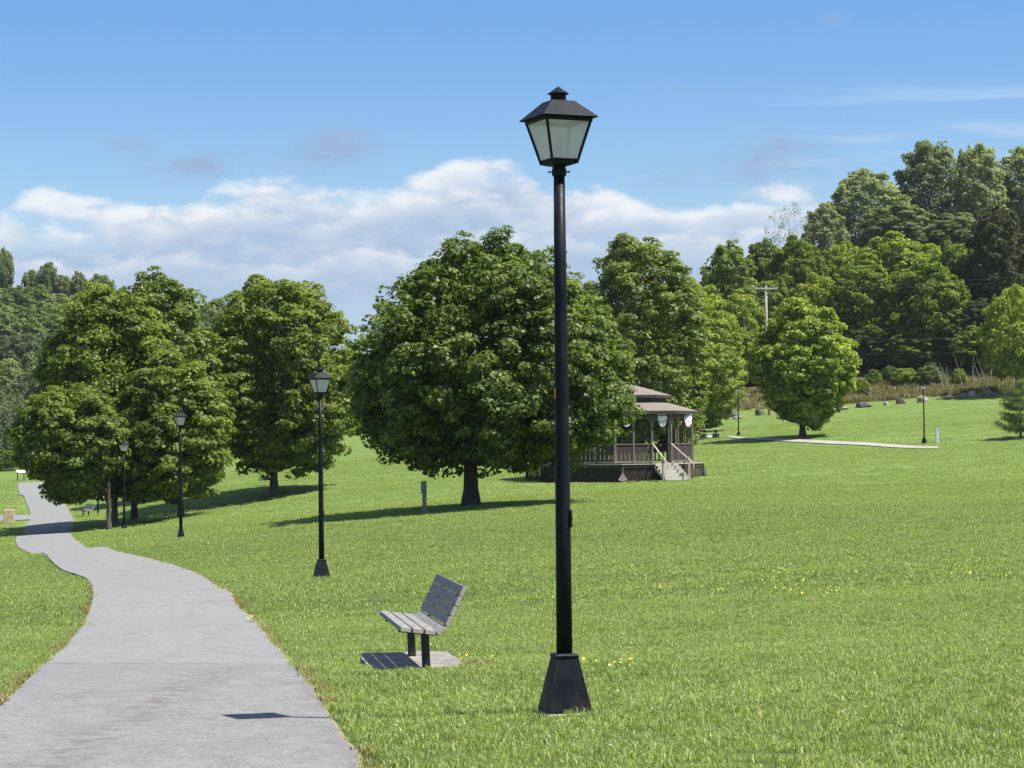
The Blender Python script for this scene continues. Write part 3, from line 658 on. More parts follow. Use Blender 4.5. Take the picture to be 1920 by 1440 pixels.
tree('maple_tree', 'maple whose pointed top is the highest of the left group', 251, 119, 178, 405, 508, 925, M_maple, 6, prof=EGG, nl=80000, leaf=.19, trunk_r=.18, bark=M_bark_dark, nlobes=54, clump=.42, per=22, group=GM)
tree('maple_tree', 'yellow-green maple standing directly behind the two smaller left lamps', 338, 112, 205, 436, 665, 932, M_maple_y, 4, prof=EGG, nl=70000, leaf=.18, trunk_r=.16, bark=M_bark_dark, nlobes=50, clump=.38, group=GM)
tree('maple_tree', 'dark maple half hidden behind the left group, nearest the egg-shaped one', 318, 150, 262, 392, 600, 925, M_maple, 16, prof=OVAL, nl=36000, leaf=.24, trunk_r=.22, bark=M_bark_dark, nlobes=36, clump=.45, group=GM)
tree('maple_tree', 'small neat yellow-green maple alone on the right lawn beside the utility pole', 1505, 172, 1412, 1605, 562, 792, M_maple_b, 7, prof=[(0, .22), (.1, .55), (.22, .84), (.38, 1.), (.55, .96), (.7, .82), (.84, .60), (.94, .36), (1, .1)], nl=64000, leaf=.22, trunk_r=.26, bark=M_bark_dark, nlobes=50, clump=.46, lobe=.26, group=GM)
tree('maple_tree', 'big dark maple rising directly behind the gazebo roof', 1200, 166, 1064, 1328, 438, 846, M_maple, 8, prof=BROAD, nl=80000, leaf=.25, trunk_r=.4, nlobes=60, clump=.5)
tree('maple_tree', 'round leafy maple right of the gazebo, its branches reaching down to the picnic table', 1292, 205, 1185, 1400, 520, 796, M_wood, 9, prof=OVAL, nl=76000, leaf=.24, trunk_r=.35, nlobes=54, clump=.5)

HT = {}
# woodland: a few kinds, each copied and re-scaled
def kind(name, mat, seed, prof, nl=11000, leaf=.62, bark=M_bark, trunk=.3, nlobes=30, tall=9., **kw):
    t = empty(name, (0, 0, 0)); HT[t.name] = tall+2.; me, L = crown('crown', 4.5, tall, prof, nl, leaf, mat, seed, nlobes=nlobes, per=16, flat=.85, clump=kw.pop('clump', .9)*.8, **kw)
    c = link('crown', me, t); c.location = (0, 0, 2.)
    link('trunk', trunk_mesh('trunk', trunk, 1.6, L, 2., tall, seed, bark, nb=9, detail=8), t); return t
used = set()
def place(proto, px, d, x0, x1, top, label, group=None, cat='tree', low=None, rz=None):
    """proto is 9 m wide and 11 m tall"""
    pn = proto.name; o = proto if pn not in used else copy_tree(proto); used.add(pn)
    g = at((x0+x1)/2, d); zt = P3((x0+x1)/2, top, d).z; wdt = (x1-x0)/pxm(d); s = wdt/9.; hh = max(zt-g.z, 2.)
    o.location = g; o.scale = (s, s, hh/HT[pn]); o.rotation_euler = (0, 0, rz if rz is not None else random.uniform(0, 6.28)); tag(o, label, cat, group); return o
TALL = [(0, .55), (.15, .8), (.35, .95), (.55, 1.), (.75, .88), (.9, .6), (1, .2)]
LOOSE = [(0, .35), (.2, .7), (.45, .95), (.65, 1.), (.82, .8), (.93, .5), (1, .15)]
k_pop = kind('poplar_tree', M_poplar, 21, LOOSE, 34000, .36, nlobes=60, lobe=.24, fill=.2, clump=.6, ragged=.2, tall=17.)
k_pop2 = kind('poplar_tree', M_poplar, 22, TALL, 34000, .36, nlobes=64, lobe=.26, fill=.2, clump=.6, ragged=.2, tall=17.)
k_sparse = kind('poplar_tree', M_poplar, 23, LOOSE, 3200, .24, nlobes=40, lobe=.18, fill=.06, clump=.7, ragged=.4, tall=15.)
k_loc = kind('locust_tree', M_locust, 24, BROAD, 26000, .36, fill=.24, nlobes=44, lobe=.25, clump=.6, tall=11.)
k_loc2 = kind('locust_tree', M_locust, 25, TALL, 26000, .36, fill=.24, nlobes=48, lobe=.27, clump=.6, tall=13.)
k_wood = kind('woodland_tree', M_wood, 26, BROAD, 26000, .38, fill=.24, nlobes=44, clump=.6, tall=11.)
k_wood2 = kind('woodland_tree', M_wood, 27, TALL, 26000, .38, fill=.24, nlobes=48, clump=.6, tall=15.)
k_dark = kind('dark_maple_tree', M_dark, 28, TALL, 26000, .38, fill=.24, nlobes=48, clump=.6, tall=15.)
k_bright = kind('young_maple_tree', M_locust, 29, MAPLE, 18000, .30, nlobes=44, clump=.55)
k_hill = kind('hillside_tree', M_hill, 30, BROAD, 6500, .62, nlobes=24, clump=.9)
k_hill2 = kind('hillside_tree', M_hill, 31, TALL, 9000, .55, nlobes=34, clump=.8, tall=14.)
k_pale = kind('hillside_tree', M_willow, 34, TALL, 9000, .5, nlobes=34, clump=.8, tall=12.)
k_bush = kind('shrub', M_wood, 32, [(0, .95), (.3, 1), (.6, .85), (.85, .55), (1, .2)], 9000, .45, nlobes=28, clump=.7, trunk=.12)
k_bush2 = kind('shrub', M_hill, 33, [(0, .95), (.3, 1), (.6, .85), (.85, .55), (1, .2)], 9000, .45, nlobes=28, clump=.7, trunk=.12)

place(k_pop2, 0, 330, 1688, 1815, 262, 'tallest grey-green poplar on the skyline at the right')
place(k_pop, 0, 326, 1560, 1705, 318, 'grey-green poplar whose leafy shoulder starts the skyline rise')
place(k_pop2, 0, 322, 1795, 1890, 268, 'grey-green poplar right of the gap in the tall skyline trees')
place(k_pop, 0, 328, 1870, 1990, 275, 'grey-green poplar cut by the right edge of the picture')
place(k_pop, 0, 318, 1620, 1760, 380, 'lower grey poplar under the tallest skyline trees')
place(k_pop, 0, 316, 1745, 1860, 400, 'lower grey poplar beside the dark purple tree')
place(k_sparse, 0, 312, 1440, 1530, 378, 'thin see-through poplar standing against the cloud')
place(k_pop, 0, 318, 1510, 1590, 382, 'small airy poplar right of the see-through one')
place(k_wood2, 0, 285, 1318, 1420, 456, 'grey-green woodland tree above the gap right of the gazebo trees')
place(k_wood, 0, 300, 1392, 1480, 448, 'dark woodland tree on the skyline above the utility pole')
place(k_loc, 0, 290, 1440, 1560, 444, 'olive locust tree under the see-through poplar')
place(k_loc2, 0, 295, 1540, 1625, 455, 'olive locust tree between the utility pole and the tall poplars')
place(k_loc, 0, 290, 1605, 1745, 438, 'domed bright locust tree in the middle of the wood')
place(k_loc, 0, 264, 1550, 1700, 490, 'broad locust tree hanging over the overhead wires, left of its twin')
place(k_loc, 0, 262, 1665, 1820, 488, 'broad locust tree hanging over the overhead wires, right of its twin')
place(k_loc, 0, 268, 1480, 1590, 515, 'locust tree behind the small neat maple')
place(k_wood, 0, 265, 1395, 1500, 520, 'woodland tree close behind the utility pole')
place(k_loc, 0, 262, 1345, 1440, 545, 'yellowish woodland tree left of the utility pole')
place(k_wood2, 0, 258, 1330, 1420, 610, 'dark woodland tree behind the lamp by the picnic table')
place(k_dark, 0, 265, 1818, 1935, 385, 'dark purple-brown tree near the right edge')
place(k_dark, 0, 258, 1800, 1880, 560, 'lower dark tree at the foot of the purple-brown one')
place(k_wood, 0, 270, 1750, 1850, 450, 'green woodland tree left of the dark purple one')
place(k_wood, 0, 275, 1480, 1620, 540, 'wide woodland tree filling the gap behind the small neat maple')
place(k_wood, 0, 290, 1300, 1430, 500, 'wide woodland tree filling the gap left of the utility pole')
place(k_loc, 0, 300, 1660, 1800, 455, 'olive locust tree under the tall poplars at the right')
place(k_wood, 0, 255, 1790, 1900, 610, 'low leafy tree beneath the dark purple-brown tree')
place(k_bright, 0, 238, 1842, 1975, 530, 'bright lime-green tree cut by the right edge of the picture')
place(k_wood2, 0, 262, 1580, 1680, 600, 'shaded woodland tree above the dry bank, left')
place(k_wood, 0, 260, 1665, 1770, 610, 'shaded woodland tree above the dry bank, middle')
place(k_wood2, 0, 259, 1755, 1850, 590, 'shaded woodland tree above the dry bank, right')
place(k_wood, 0, 262, 1480, 1590, 620, 'shaded woodland tree behind the small neat maple crown')
place(k_wood, 0, 300, 1040, 1180, 640, 'woodland tree behind the big tree and lamp pole')
place(k_wood2, 0, 260, 1180, 1300, 640, 'woodland tree seen low behind the gazebo')
bl = [(1612, 640, 664), (1655, 672, 690), (1590, 690, 715), (1700, 668, 700), (1742, 690, 705), (1785, 655, 690), (1830, 680, 700), (1870, 705, 715), (1905, 690, 722), (1635, 705, 725), (1420, 735, 760), (1370, 730, 765), (1460, 745, 765), (1330, 740, 775), (1560, 720, 745), (1910, 715, 742)]
desc = ['rounded shrub at the upper left of the dry bank', 'shrub at the middle of the dry bank top', 'leafy shrub beside the small neat maple', 'feathery shrub above the tan lit boulder', 'shrub left of the leaning bare stems', 'tall shrub among the leaning bare stems', 'shrub under the dark purple tree', 'shrub below the lime-green tree', 'shrub under the lime-green tree at the right edge', 'low shrub on the dry bank just above the long dark boulder', 'dark shrub behind the boulders left of the small neat maple', 'dark shrub behind the lamp by the picnic table', 'dark shrub behind the trunk of the small neat maple', 'dark shrub behind the pale boulder by the gazebo', 'shrub half hidden by the small neat maple', 'grassy shrub above the last boulder at the right edge']
for (bx, tp, _), ds in zip(bl, desc):
    place(random.choice([k_bush, k_bush2]), 0, random.uniform(258, 268), bx-34, bx+34, tp, ds, 'shrubs along the foot of the wood', 'shrub')
for i, (bx, tp, bw, ds) in enumerate(((1618, 712, 30, 'low olive bush on the dry bank above the long dark boulder'), (1668, 705, 26, 'low bush on the dry bank left of the right lamp head'), (1700, 696, 34, 'spreading bush on the dry bank just behind the right lamp'), (1748, 688, 34, 'bush on the dry bank below the lowest cable'), (1800, 700, 30, 'yellowish bush on the dry bank under the bare stems'), (1845, 706, 34, 'yellowish bush on the dry bank left of the young pine'), (1640, 728, 20, 'smallest bush, low on the dry bank near the pale small boulder'), (1893, 715, 30, 'bush on the dry bank right above the young pine'))):
    place([k_bush, k_bush2][i % 2], 0, 247+(i*7 % 9), bx-bw*(.5+.14*(i*5 % 4)), bx+bw*(.5+.12*(i*3 % 4)), tp+(i*11 % 3)*9-4, ds, 'low bushes on the dry bank', 'shrub')
# left hill
rng2 = random.Random(5)
place(k_hill2, 0, 500, -6, 28, 466, 'narrow pointed dark tree, highest on the left ridge')
for x0, x1, tp, ds in ((72, 110, 492, 'rounded tree on the left ridge, second from the pointed one'), (44, 76, 506, 'low tree on the left ridge next to the pointed one'), (136, 166, 509, 'slim dark tree on the left ridge'), (168, 218, 514, 'broad pale tree on the left ridge'), (106, 140, 516, 'small tree on the left ridge between two taller ones'),
                       (336, 362, 552, 'slim tree on the ridge in the gap between the left maples'), (372, 410, 566, 'broad tree on the ridge between the pointed maple and the egg-shaped one'), (405, 450, 572, 'tree on the ridge behind the egg-shaped maple')):
    place(k_hill, 0, 505, x0, x1, tp, ds)
for row, (dd, tp0, step) in enumerate(((470, 535, 30), (440, 565, 32), (415, 592, 34), (385, 628, 38), (355, 665, 42), (335, 700, 44))):
    x = -60+row*7
    while x < (470 if row < 5 else 240):
        wd = step*rng2.uniform(1.7, 2.5); sh = (x/ 420.)*60*(1 if x > 0 else 0)
        place(rng2.choice([k_hill] if row < 3 else [k_pale, k_hill, k_pale]), 0, dd+rng2.uniform(-9, 9), x, x+wd, tp0+sh*max(0, 1-row*.2)+rng2.uniform(-9, 12), ('dark green tree high on the wooded slope at the far left, just under the ridge', 'dark green tree high on the wooded slope at the far left, just under the ridge', 'green tree halfway up the wooded slope at the far left', 'grey-green tree halfway up the wooded slope at the far left', 'pale grey-green tree low on the wooded slope at the far left', 'pale grey-green tree low on the wooded slope at the far left')[row], 'trees massed on the left hillside')
        x += step*rng2.uniform(.9, 1.35)
# low woodland closing the view behind the lawn trees
for i, x in enumerate(range(430, 1080, 56)):
    place([k_wood, k_wood2, k_hill][i % 3], 0, 300+rng2.uniform(-12, 12), x-40, x+48, 660+rng2.uniform(-25, 25), 'woodland tree glimpsed low between the lawn maples', 'trees closing the far side of the lawn')

# weeping willow at the left edge
def willow():
    rng = np.random.default_rng(77); d = 262; g = at(-35, d); t = empty('willow_tree', g); tag(t, 'grey-green weeping tree with hanging fronds at the left edge by the sign', 'tree')
    top = P3(0, 712, d).z-g.z; n = 420; th = rng.uniform(0, 6.283, n); r = 6.4*np.sqrt(rng.uniform(.05, 1, n)); sz = top*(1-(r/7.6)**2.4*.55)*rng.uniform(.82, 1.02, n)
    pos = []; nr = []
    for i in range(n):
        ln = rng.uniform(.35, .9)*sz[i]; m = 60; u = rng.uniform(0, 1, m)
        x = r[i]*math.cos(th[i])+math.cos(th[i])*.6*np.sin(u*1.5)+rng.normal(size=m)*.16; y = r[i]*math.sin(th[i])+math.sin(th[i])*.6*np.sin(u*1.5)+rng.normal(size=m)*.16
        z = np.maximum(sz[i]-u*ln, .5+.4*rng.uniform(size=m)); pos.append(np.stack([x, y, z], -1)); nr.append(unit(np.stack([math.cos(th[i])+rng.normal(size=m)*.6, math.sin(th[i])+rng.normal(size=m)*.6, .45+rng.normal(size=m)*.4], -1)))
    V, Fq = leaf_cloud(np.concatenate(pos), np.concatenate(nr), .34, rng, .22); link('crown', np_mesh('crown', V, Fq, 4, M_willow), t)
    mb = MB(); mb.tube([(0, 0, -.3), (0, 0, .3), (.1, 0, 2.5), (.2, .1, top*.6)], [.7, .45, .36, .2], 10)
    for k in range(9):
        a = k*.7; mb.tube([(.1, 0, 2.2+.2*k), (1.6*math.cos(a), 1.6*math.sin(a), 3.6+.3*k), (3.4*math.cos(a), 3.4*math.sin(a), top*.72)], [.16, .1, .04], 6, cap=False)
    mb.build('trunk', M_bark_dark, t, True)
willow()
place(k_bush, 0, 256, -40, 40, 842, 'dark shrub at the foot of the weeping tree behind the sign', None, 'shrub')
place(k_hill, 0, 285, -60, 30, 770, 'dark tree behind the weeping fronds at the left edge')

# young pine at the right edge
def pine():
    rng = np.random.default_rng(5); d = 158; g = at(1914, d); t = empty('pine_tree', g); tag(t, 'young sparse pine with tiered branches on the lawn at the right edge', 'tree')
    h = P3(1914, 708, d).z-g.z; pos = []; nr = []; mb = MB(); mb.tube([(0, 0, -.2), (0, 0, h*.5), (0, 0, h)], [.09, .055, .012], 8)
    for k in range(10):
        z = .45+k*(h-.5)/10+rng.uniform(-.1, .1); L = 1.65*(1-(z/h)**1.5)+.18; m = 6 if k < 7 else 5
        for j in range(m):
            a = j*6.283/m+k*.8+rng.uniform(-.25, .25); l = L*rng.uniform(.55, 1.15); e = Vector((math.cos(a)*l, math.sin(a)*l, z+l*.18))
            mb.tube([(0, 0, z), (e.x*.5, e.y*.5, z+l*.03), e], [.02, .014, .006], 5, cap=False)
            n = int(190*l+30); u = rng.uniform(.15, 1.05, n)**.8; c = np.stack([e.x*u, e.y*u, z+l*.18*u**2], -1)+rng.normal(size=(n, 3))*np.array([.15, .15, .10])
            pos.append(c); nr.append(unit(rng.normal(size=(n, 3))+[0, 0, .7]))
    V, Fq = leaf_cloud(np.concatenate(pos), np.concatenate(nr), .17, rng, .12); link('foliage', np_mesh('foliage', V, Fq, 4, M_pine), t); mb.build('trunk', M_bark, t, True)
pine()

# leaning bare stems on the bank
M_twig = simple('grey_twig', (.22, .20, .16), (.34, .31, .26), rough=.9)
def stems():
    r = random.Random(4); t = empty('bare_stems', at(1800, 246)); tag(t, 'pale leaning bare stems standing out of the bank under the dark tree', 'plant')
    for k in range(11):
        mb = MB(); x = r.uniform(-2.6, 3.8); ln = r.uniform(-1.2, .8); hh = r.uniform(2.2, 4.2); mb.tube([(x, 0, -.3), (x+ln*.4, .1, hh*.5), (x+ln, .2, hh)], [.035, .028, .012], 5)
        mb.tube([(x+ln*.4, .1, hh*.5), (x+ln*.4+.5, .1, hh*.85)], [.02, .008], 5); o = mb.build('stem', M_twig, t)
stems()

# ------------------------------------------------------------------ boulders
M_rock = [simple('dark_rock', (.055, .048, .042), (.13, .115, .10), scale=1.6, rough=.95, bump=1, bscale=5), simple('grey_rock', (.20, .19, .17), (.34, .32, .29), scale=1.6, rough=.95, bump=1, bscale=5), simple('tan_rock', (.28, .21, .13), (.40, .32, .22), scale=1.6, rough=.95, bump=1, bscale=5), simple('brown_rock', (.13, .095, .075), (.22, .17, .14), scale=1.6, rough=.95, bump=1, bscale=5)]
def boulder(px, d, wpx, hpx, mi, seed, label):
    r = random.Random(seed); k = pxm(d); wx, wz = wpx/k, hpx/k; import bmesh
    bm = bmesh.new(); bmesh.ops.create_icosphere(bm, subdivisions=2, radius=1)
    planes = [(Vector((r.gauss(0, 1), r.gauss(0, 1), r.gauss(0, .8))).normalized(), r.uniform(.45, .85)) for _ in range(11)]+[(Vector((0, 0, 1)), .78), (Vector((0, 0, -1)), .6)]
    for v in bm.verts:
        for n, dd in planes:
            q = v.co.dot(n)
            if q > dd: v.co -= n*(q-dd)
        v.co *= 1+r.uniform(-.06, .06); v.co = Vector((v.co.x*wx*.66, v.co.y*wx*.5, v.co.z*wz*.95))
    me = bpy.data.meshes.new('boulder'); bm.to_mesh(me); bm.free(); me.materials.append(M_rock[mi])
    o = link('boulder', me); g = at(px, d); o.location = g+Vector((0, 0, wz*.28)); o.rotation_euler = (0, 0, r.uniform(-.5, .5)); tag(o, label, 'boulder', 'boulders along the edge of the lawn')
for i, a in enumerate([(1342, 236, 18, 13, 1, 'pale rounded boulder, leftmost of the row, nearest the gazebo'), (1371, 237, 22, 13, 0, 'dark block boulder left of the lamp by the picnic table'), (1383, 234, 17, 9, 1, 'pale low boulder at the foot of the lamp by the picnic table'), (1426, 237, 22, 10, 0, 'dark flat boulder left of the small neat maple'),
    (1457, 236, 8, 5, 1, 'small pale stone beside the brown marker post'), (1580, 237, 26, 6, 1, 'low grey stone lying right of the small neat maple'), (1624, 238, 29, 10, 0, 'long dark boulder, first of the right-hand row'), (1662, 238, 10, 7, 1, 'small pale boulder between a long dark and a brown one'), (1692, 238, 20, 12, 3, 'brown angular boulder left of the right lamp'), (1730, 238, 20, 12, 2, 'orange-tan boulder just behind the right lamp'),
    (1778, 238, 18, 8, 0, 'dark flat boulder right of the right lamp'), (1810, 238, 18, 10, 3, 'brown grey boulder, left half of a touching pair'), (1824, 239, 14, 11, 1, 'grey boulder, right half of a touching pair'), (1853, 238, 22, 17, 3, 'largest upright brown boulder near the right edge'), (1890, 238, 18, 10, 3, 'brownish boulder, last of the row behind the young pine')]):
    boulder(a[0], a[1], a[2], a[3], a[4], 40+i, a[5])
mb = MB(); mb.box((0, 0, .3), (.28, .28, .9), bev=.02); mb.box((0, 0, .77), (.22, .22, .05), bev=.01)
o = mb.build('marker_post', simple('rust_wood', (.22, .09, .045), (.30, .13, .07), rough=.85)); o.location = at(1443, 236); tag(o, 'short rust-brown marker post beside the small neat maple', 'post')

# ------------------------------------------------------------------ street lamps
def black_paint():
    m, w, o = newmat('black_lamp_paint'); b = w.node('ShaderNodeBsdfPrincipled'); w.l.new(b.outputs[0], o.inputs[0]); tc = w.node('ShaderNodeTexCoord'); p = tc.outputs['Object']
    n = w.noise(p, 6, 4, .6); col = w.mix(w.sm(n, .35, .65), (.0050, .0065, .0095), (.0100, .0118, .0158))
    dr = w.noise(w.scale(p, 14, 14, .9), 3., 4, .6); col = w.mix(w.sm(dr, .58, .72, 0, .28), col, (.045, .048, .053))
    sc = w.noise(w.scale(p, 1.2, 1.2, 7), 16., 2, .5, 1.5); col = w.mix(w.sm(sc, .735, .76, 0, .55), col, (.11, .115, .12))
    x, y, z = w.xyz(p); rust = w.m('MULTIPLY', w.sm(z, .16, .03), w.sm(w.noise(p, 9, 4, .7), .48, .62)); col = w.mix(w.m('MULTIPLY', rust, .4), col, (.045, .018, .012))
    w.put(b.inputs['Base Color'], col); w.put(b.inputs['Roughness'], w.sm(n, .3, .7, .42, .6)); b.inputs['Specular IOR Level'].default_value = .16
    bn = w.node('ShaderNodeBump'); bn.inputs['Strength'].default_value = .15; bn.inputs['Distance'].default_value = .003; w.put(bn.inputs['Height'], w.noise(p, 60, 4, .6)); w.l.new(bn.outputs[0], b.inputs['Normal'])
    return m
M_black = black_paint()
M_conc = simple('footing_concrete', (.34, .32, .29), (.46, .44, .40), scale=9, rough=.95, bump=.5, bscale=70)
def frosted():
    m, w, o = newmat('frosted_pane'); tc = w.node('ShaderNodeTexCoord'); n = w.noise(tc.outputs['Object'], 9, 4, .6)
    c = w.mix(w.sm(n, .35, .7), (.80, .85, .80), (.88, .92, .87))
    d = w.node('ShaderNodeBsdfPrincipled'); w.put(d.inputs['Base Color'], c); d.inputs['Roughness'].default_value = .3
    t = w.node('ShaderNodeBsdfTranslucent'); w.put(t.inputs[0], (.98, .96, .95)); mx = w.node('ShaderNodeMixShader'); mx.inputs[0].default_value = .85
    w.l.new(d.outputs[0], mx.inputs[1]); w.l.new(t.outputs[0], mx.inputs[2]); tr = w.node('ShaderNodeBsdfTransparent'); tr.inputs[0].default_value = (.98, .95, .93, 1); m2 = w.node('ShaderNodeMixShader'); m2.inputs[0].default_value = .50; w.l.new(mx.outputs[0], m2.inputs[1]); w.l.new(tr.outputs[0], m2.inputs[2]); w.l.new(m2.outputs[0], o.inputs[0]); return m
M_frost = frosted(); M_refl = simple('bounce_plate_white', (.88, .86, .84), rough=.5); M_bulb = simple('bulb_glass', (.8, .8, .78), rough=.3); M_yel = simple('yellow_paint', (.75, .36, .02), rough=.6)  # includes the white for the bounce plates added inside the lantern
def make_lamp():
    t = empty('street_lamp')
    mb = MB(); mb.box((0, 0, -.01), (.315, .315, .075), bev=.008); mb.build('footing', M_conc, t).rotation_euler = (0, 0, R(15))
    mb = MB(); mb.loft([sq(.152, .032), sq(.150, .045), sq(.078, .392), sq(.074, .396)]); pl = mb.build('plinth', M_black, t); pl.rotation_euler = (0, 0, R(15))
    mb = MB(); mb.box((0, 0, .407), (.166, .166, .022), bev=.005); mb.loft([sq(.070, .418), sq(.062, .424)]); mb.build('plinth_cap', M_black, pl)
    mb = MB(); zs = [.42, 1.2, 2.0, 3.0, 3.72]; rr = [.0555, .0525, .0490, .0430, .0385]; mb.tube([(0, 0, z) for z in zs], rr, 40); mb.build('pole', M_black, t, True)
    mb = MB(); mb.box((.052, -.012, 1.345), (.022, .06, .12), bev=.006); mb.box((.064, -.012, 1.345), (.006, .02, .02), bev=.002); mb.build('access_cover', M_black, t)
    mb = MB(); mb.loft([ngon(.048, 3.70, 28), ngon(.050, 3.705, 28), ngon(.050, 3.745, 28), ngon(.046, 3.75, 28), ngon(.046, 3.79, 28)]); col = mb.build('collar', M_black, t, False)
    for a in (R(175), R(-5)):
        b2 = MB(); b2.tube([(math.cos(a)*.045, math.sin(a)*.045, 3.728), (math.cos(a)*.068, math.sin(a)*.068, 3.728)], [.005, .005], 8); b2.tube([(math.cos(a)*.066, math.sin(a)*.066, 3.728), (math.cos(a)*.074, math.sin(a)*.074, 3.728)], [.009, .009], 6); b2.build('set_screw', M_black, col)
    # lantern: pan and top rim, with bars, panes, roof and vent as its own pieces
    zb, zt = 3.78, 4.095; hb, ht = .088, .172
    mb = MB(); mb.loft([sq(.055, zb-.012), sq(hb-.002, zb-.002), sq(hb+.002, zb), sq(hb+.009, zb+.032), sq(hb+.001, zb+.034)])
    for i in range(4):
        p, q = sq(ht, zt-.012)[i], sq(ht, zt-.012)[(i+1) % 4]; mb.beam(p, q, .014, .038, bev=.003)
    ln = mb.build('lantern', M_black, t); ln.rotation_euler = (0, 0, R(24))
    for sx, sy in ((-1, -1), (1, -1), (1, 1), (-1, 1)):
        b2 = MB(); b2.beam((sx*(hb+.004), sy*(hb+.004), zb+.002), (sx*ht, sy*ht, zt), .017, .017, up=(sx, -sy, 0), bev=.003); b2.build('corner_bar', M_black, ln)
    for i in range(4):
        lo = sq(hb+.001, zb+.03); hi = sq(ht-.006, zt-.02); a, b, c, d = lo[i], lo[(i+1) % 4], hi[(i+1) % 4], hi[i]; n = (b-a).cross(d-a).normalized()*.004
        b2 = MB(); b2.add([a, b, c, d, a-n, b-n, c-n, d-n], [(0, 1, 2, 3), (7, 6, 5, 4), (0, 4, 5, 1), (1, 5, 6, 2), (2, 6, 7, 3), (3, 7, 4, 0)]); b2.build('glass_pane', M_frost, ln)
    b2 = MB(); b2.loft([sq(.150, zt+.004), sq(.202, zt-.006), sq(.206, zt), sq(.084, zt+.118), sq(.080, zt+.119)]); b2.build('roof', M_black, ln)
    b2 = MB(); b2.loft([sq(.150, zt-.004), sq(.150, zt+.001)]); b2.build('added_reflector', M_refl, ln)  # white plate added under the roof to bounce light onto the panes
    b2 = MB(); b2.loft([sq(hb-.004, zb+.034), sq(hb-.006, zb+.038)]); b2.build('added_bounce_plate', M_refl, ln)  # second added white plate, brightens the panes from below
    b2 = MB(); b2.loft([ngon(.054, zt+.112, 28), ngon(.054, zt+.175, 28)]); v = b2.build('vent', M_black, ln, False)
    b2 = MB(); b2.loft([ngon(.05, zt+.172, 28), ngon(.073, zt+.170, 28), ngon(.074, zt+.173, 28), ngon(.004, zt+.222, 28)]); b2.build('vent_cap', M_black, ln)
    b2 = MB(); b2.loft([ngon(.022, zb+.035, 12), ngon(.022, zb+.075, 12), ngon(.033, zb+.11, 12), ngon(.033, zb+.16, 12), ngon(.02, zb+.185, 12), ngon(.004, zb+.195, 12)]); b2.build('bulb', M_bulb, ln, True)
    return t
lamp = make_lamp()
lamps = [((1054, 15.65), 'tall black lamp in the foreground with a tan concrete footing and a small yellow number'), ((601, 46.3), 'black lamp on the lawn beyond the bench, second nearest along the path'), ((338, 74), 'black lamp at the path bend in front of the yellow-green maple, third along the path'),
         ((232, 105), 'black lamp directly before the twin maple trunks, fourth along the path'), ((183, 135), 'black lamp whose head is buried in the leftmost maple leaves'), ((164, 166), 'distant black lamp post behind the far bench under the maples'),
         ((1733, 160), 'black lamp on the right lawn beside the pale bollard'), ((1385, 193), 'black lamp on the far path near the picnic table')]
for i, ((px, d), lb) in enumerate(lamps):
    o = lamp if i == 0 else copy_tree(lamp); g = at(px, d); g.z -= .0 if i == 0 else .02; o.location = g; o.rotation_euler = (0, 0, [0, .10, -.12, .35, .1, .2, .5, .3][i]); tag(o, lb, 'street lamp', 'black lantern lamps along the paths')
def num8():
    mb = MB(); z0, r = 2.20, .0496
    for cz, rad in ((z0+.0165, .0135), (z0-.0135, .0165)):
        pts = []
        for k in range(17):
            a = k/16*2*math.pi; u = math.cos(a)*rad*.8; z = cz+math.sin(a)*rad; th = R(198)+u/r; pts.append((math.cos(th)*r, math.sin(th)*r, z))
        for a, b in zip(pts[:-1], pts[1:]): mb.beam(a, b, .0065, .004, up=(math.cos(R(198)), math.sin(R(198)), 0))
    mb.build('number', M_yel, lamp)
num8()

# ------------------------------------------------------------------ benches
M_slat = simple('grey_recycled_slat', (.185, .18, .172), (.24, .235, .225), scale=3, rough=.7, bump=.25, bscale=30, stretch=(12, 1, 12))
M_end = simple('slat_cut_end', (.40, .33, .28), (.47, .40, .345), scale=8, rough=.8)
M_steel = simple('black_bench_steel', (.012, .012, .013), (.03, .03, .032), scale=9, rough=.5, bump=.2)
M_bolt = simple('bolt_metal', (.03, .03, .035), rough=.45, metal=.6)
def make_bench():
    """long axis +y, faces -x; origin on the ground below the middle"""
    t = empty('park_bench'); L = 2.08
    def slat(c, ang, name, wd=.098, th=.044, inset=.52):
        mb = MB(); mb.box((0, 0, 0), (wd, L, th), bev=.005)
        me = mb.mesh(name, [M_slat, M_end])
        for p in me.polygons:
            if abs(p.center.y) > L/2-.002: p.material_index = 1
        o = link(name, me, t); o.location = c; o.rotation_euler = (0, -ang, 0)
        for s in (-1, 1):
            b = MB(); b.tube([(0, s*(L/2-.40), th/2-.002), (0, s*(L/2-.40), th/2+.003)], [.009, .008], 8); bo = b.build('bolt', M_bolt, o)
        return o
    z0 = .395
    for k in range(3): x = -.215+.1125*k; slat((x, 0, z0-.0145*k), R(-7.5), 'seat_slat')
    slat((.113, 0, z0-.018), R(32), 'seat_slat')
    for k in range(4):
        s = .052+k*.099; a = R(64); slat((.160+math.cos(a)*s, 0, z0+.022+math.sin(a)*s), a, 'back_slat', wd=.092)
    for s in (-1, 1):
        y = s*(L/2-.40)
        mb = MB(); mb.beam((-.245, y, z0-.036), (.10, y, z0-.080), .05, .028, bev=.003); mb.beam((.085, y, z0-.080), (.168, y, z0-.02), .05, .028, bev=.003); mb.beam((.185, y, z0-.01), (.345, y, z0+.35), .05, .022, up=(-1, 0, .4), bev=.003)
        mb.build('bracket', M_steel, t)
        mb = MB(); mb.beam((.02, y, -.14), (.0, y, z0-.075), .072, .072, up=(1, 0, 0), bev=.004); mb.build('leg', M_steel, t)
    return t
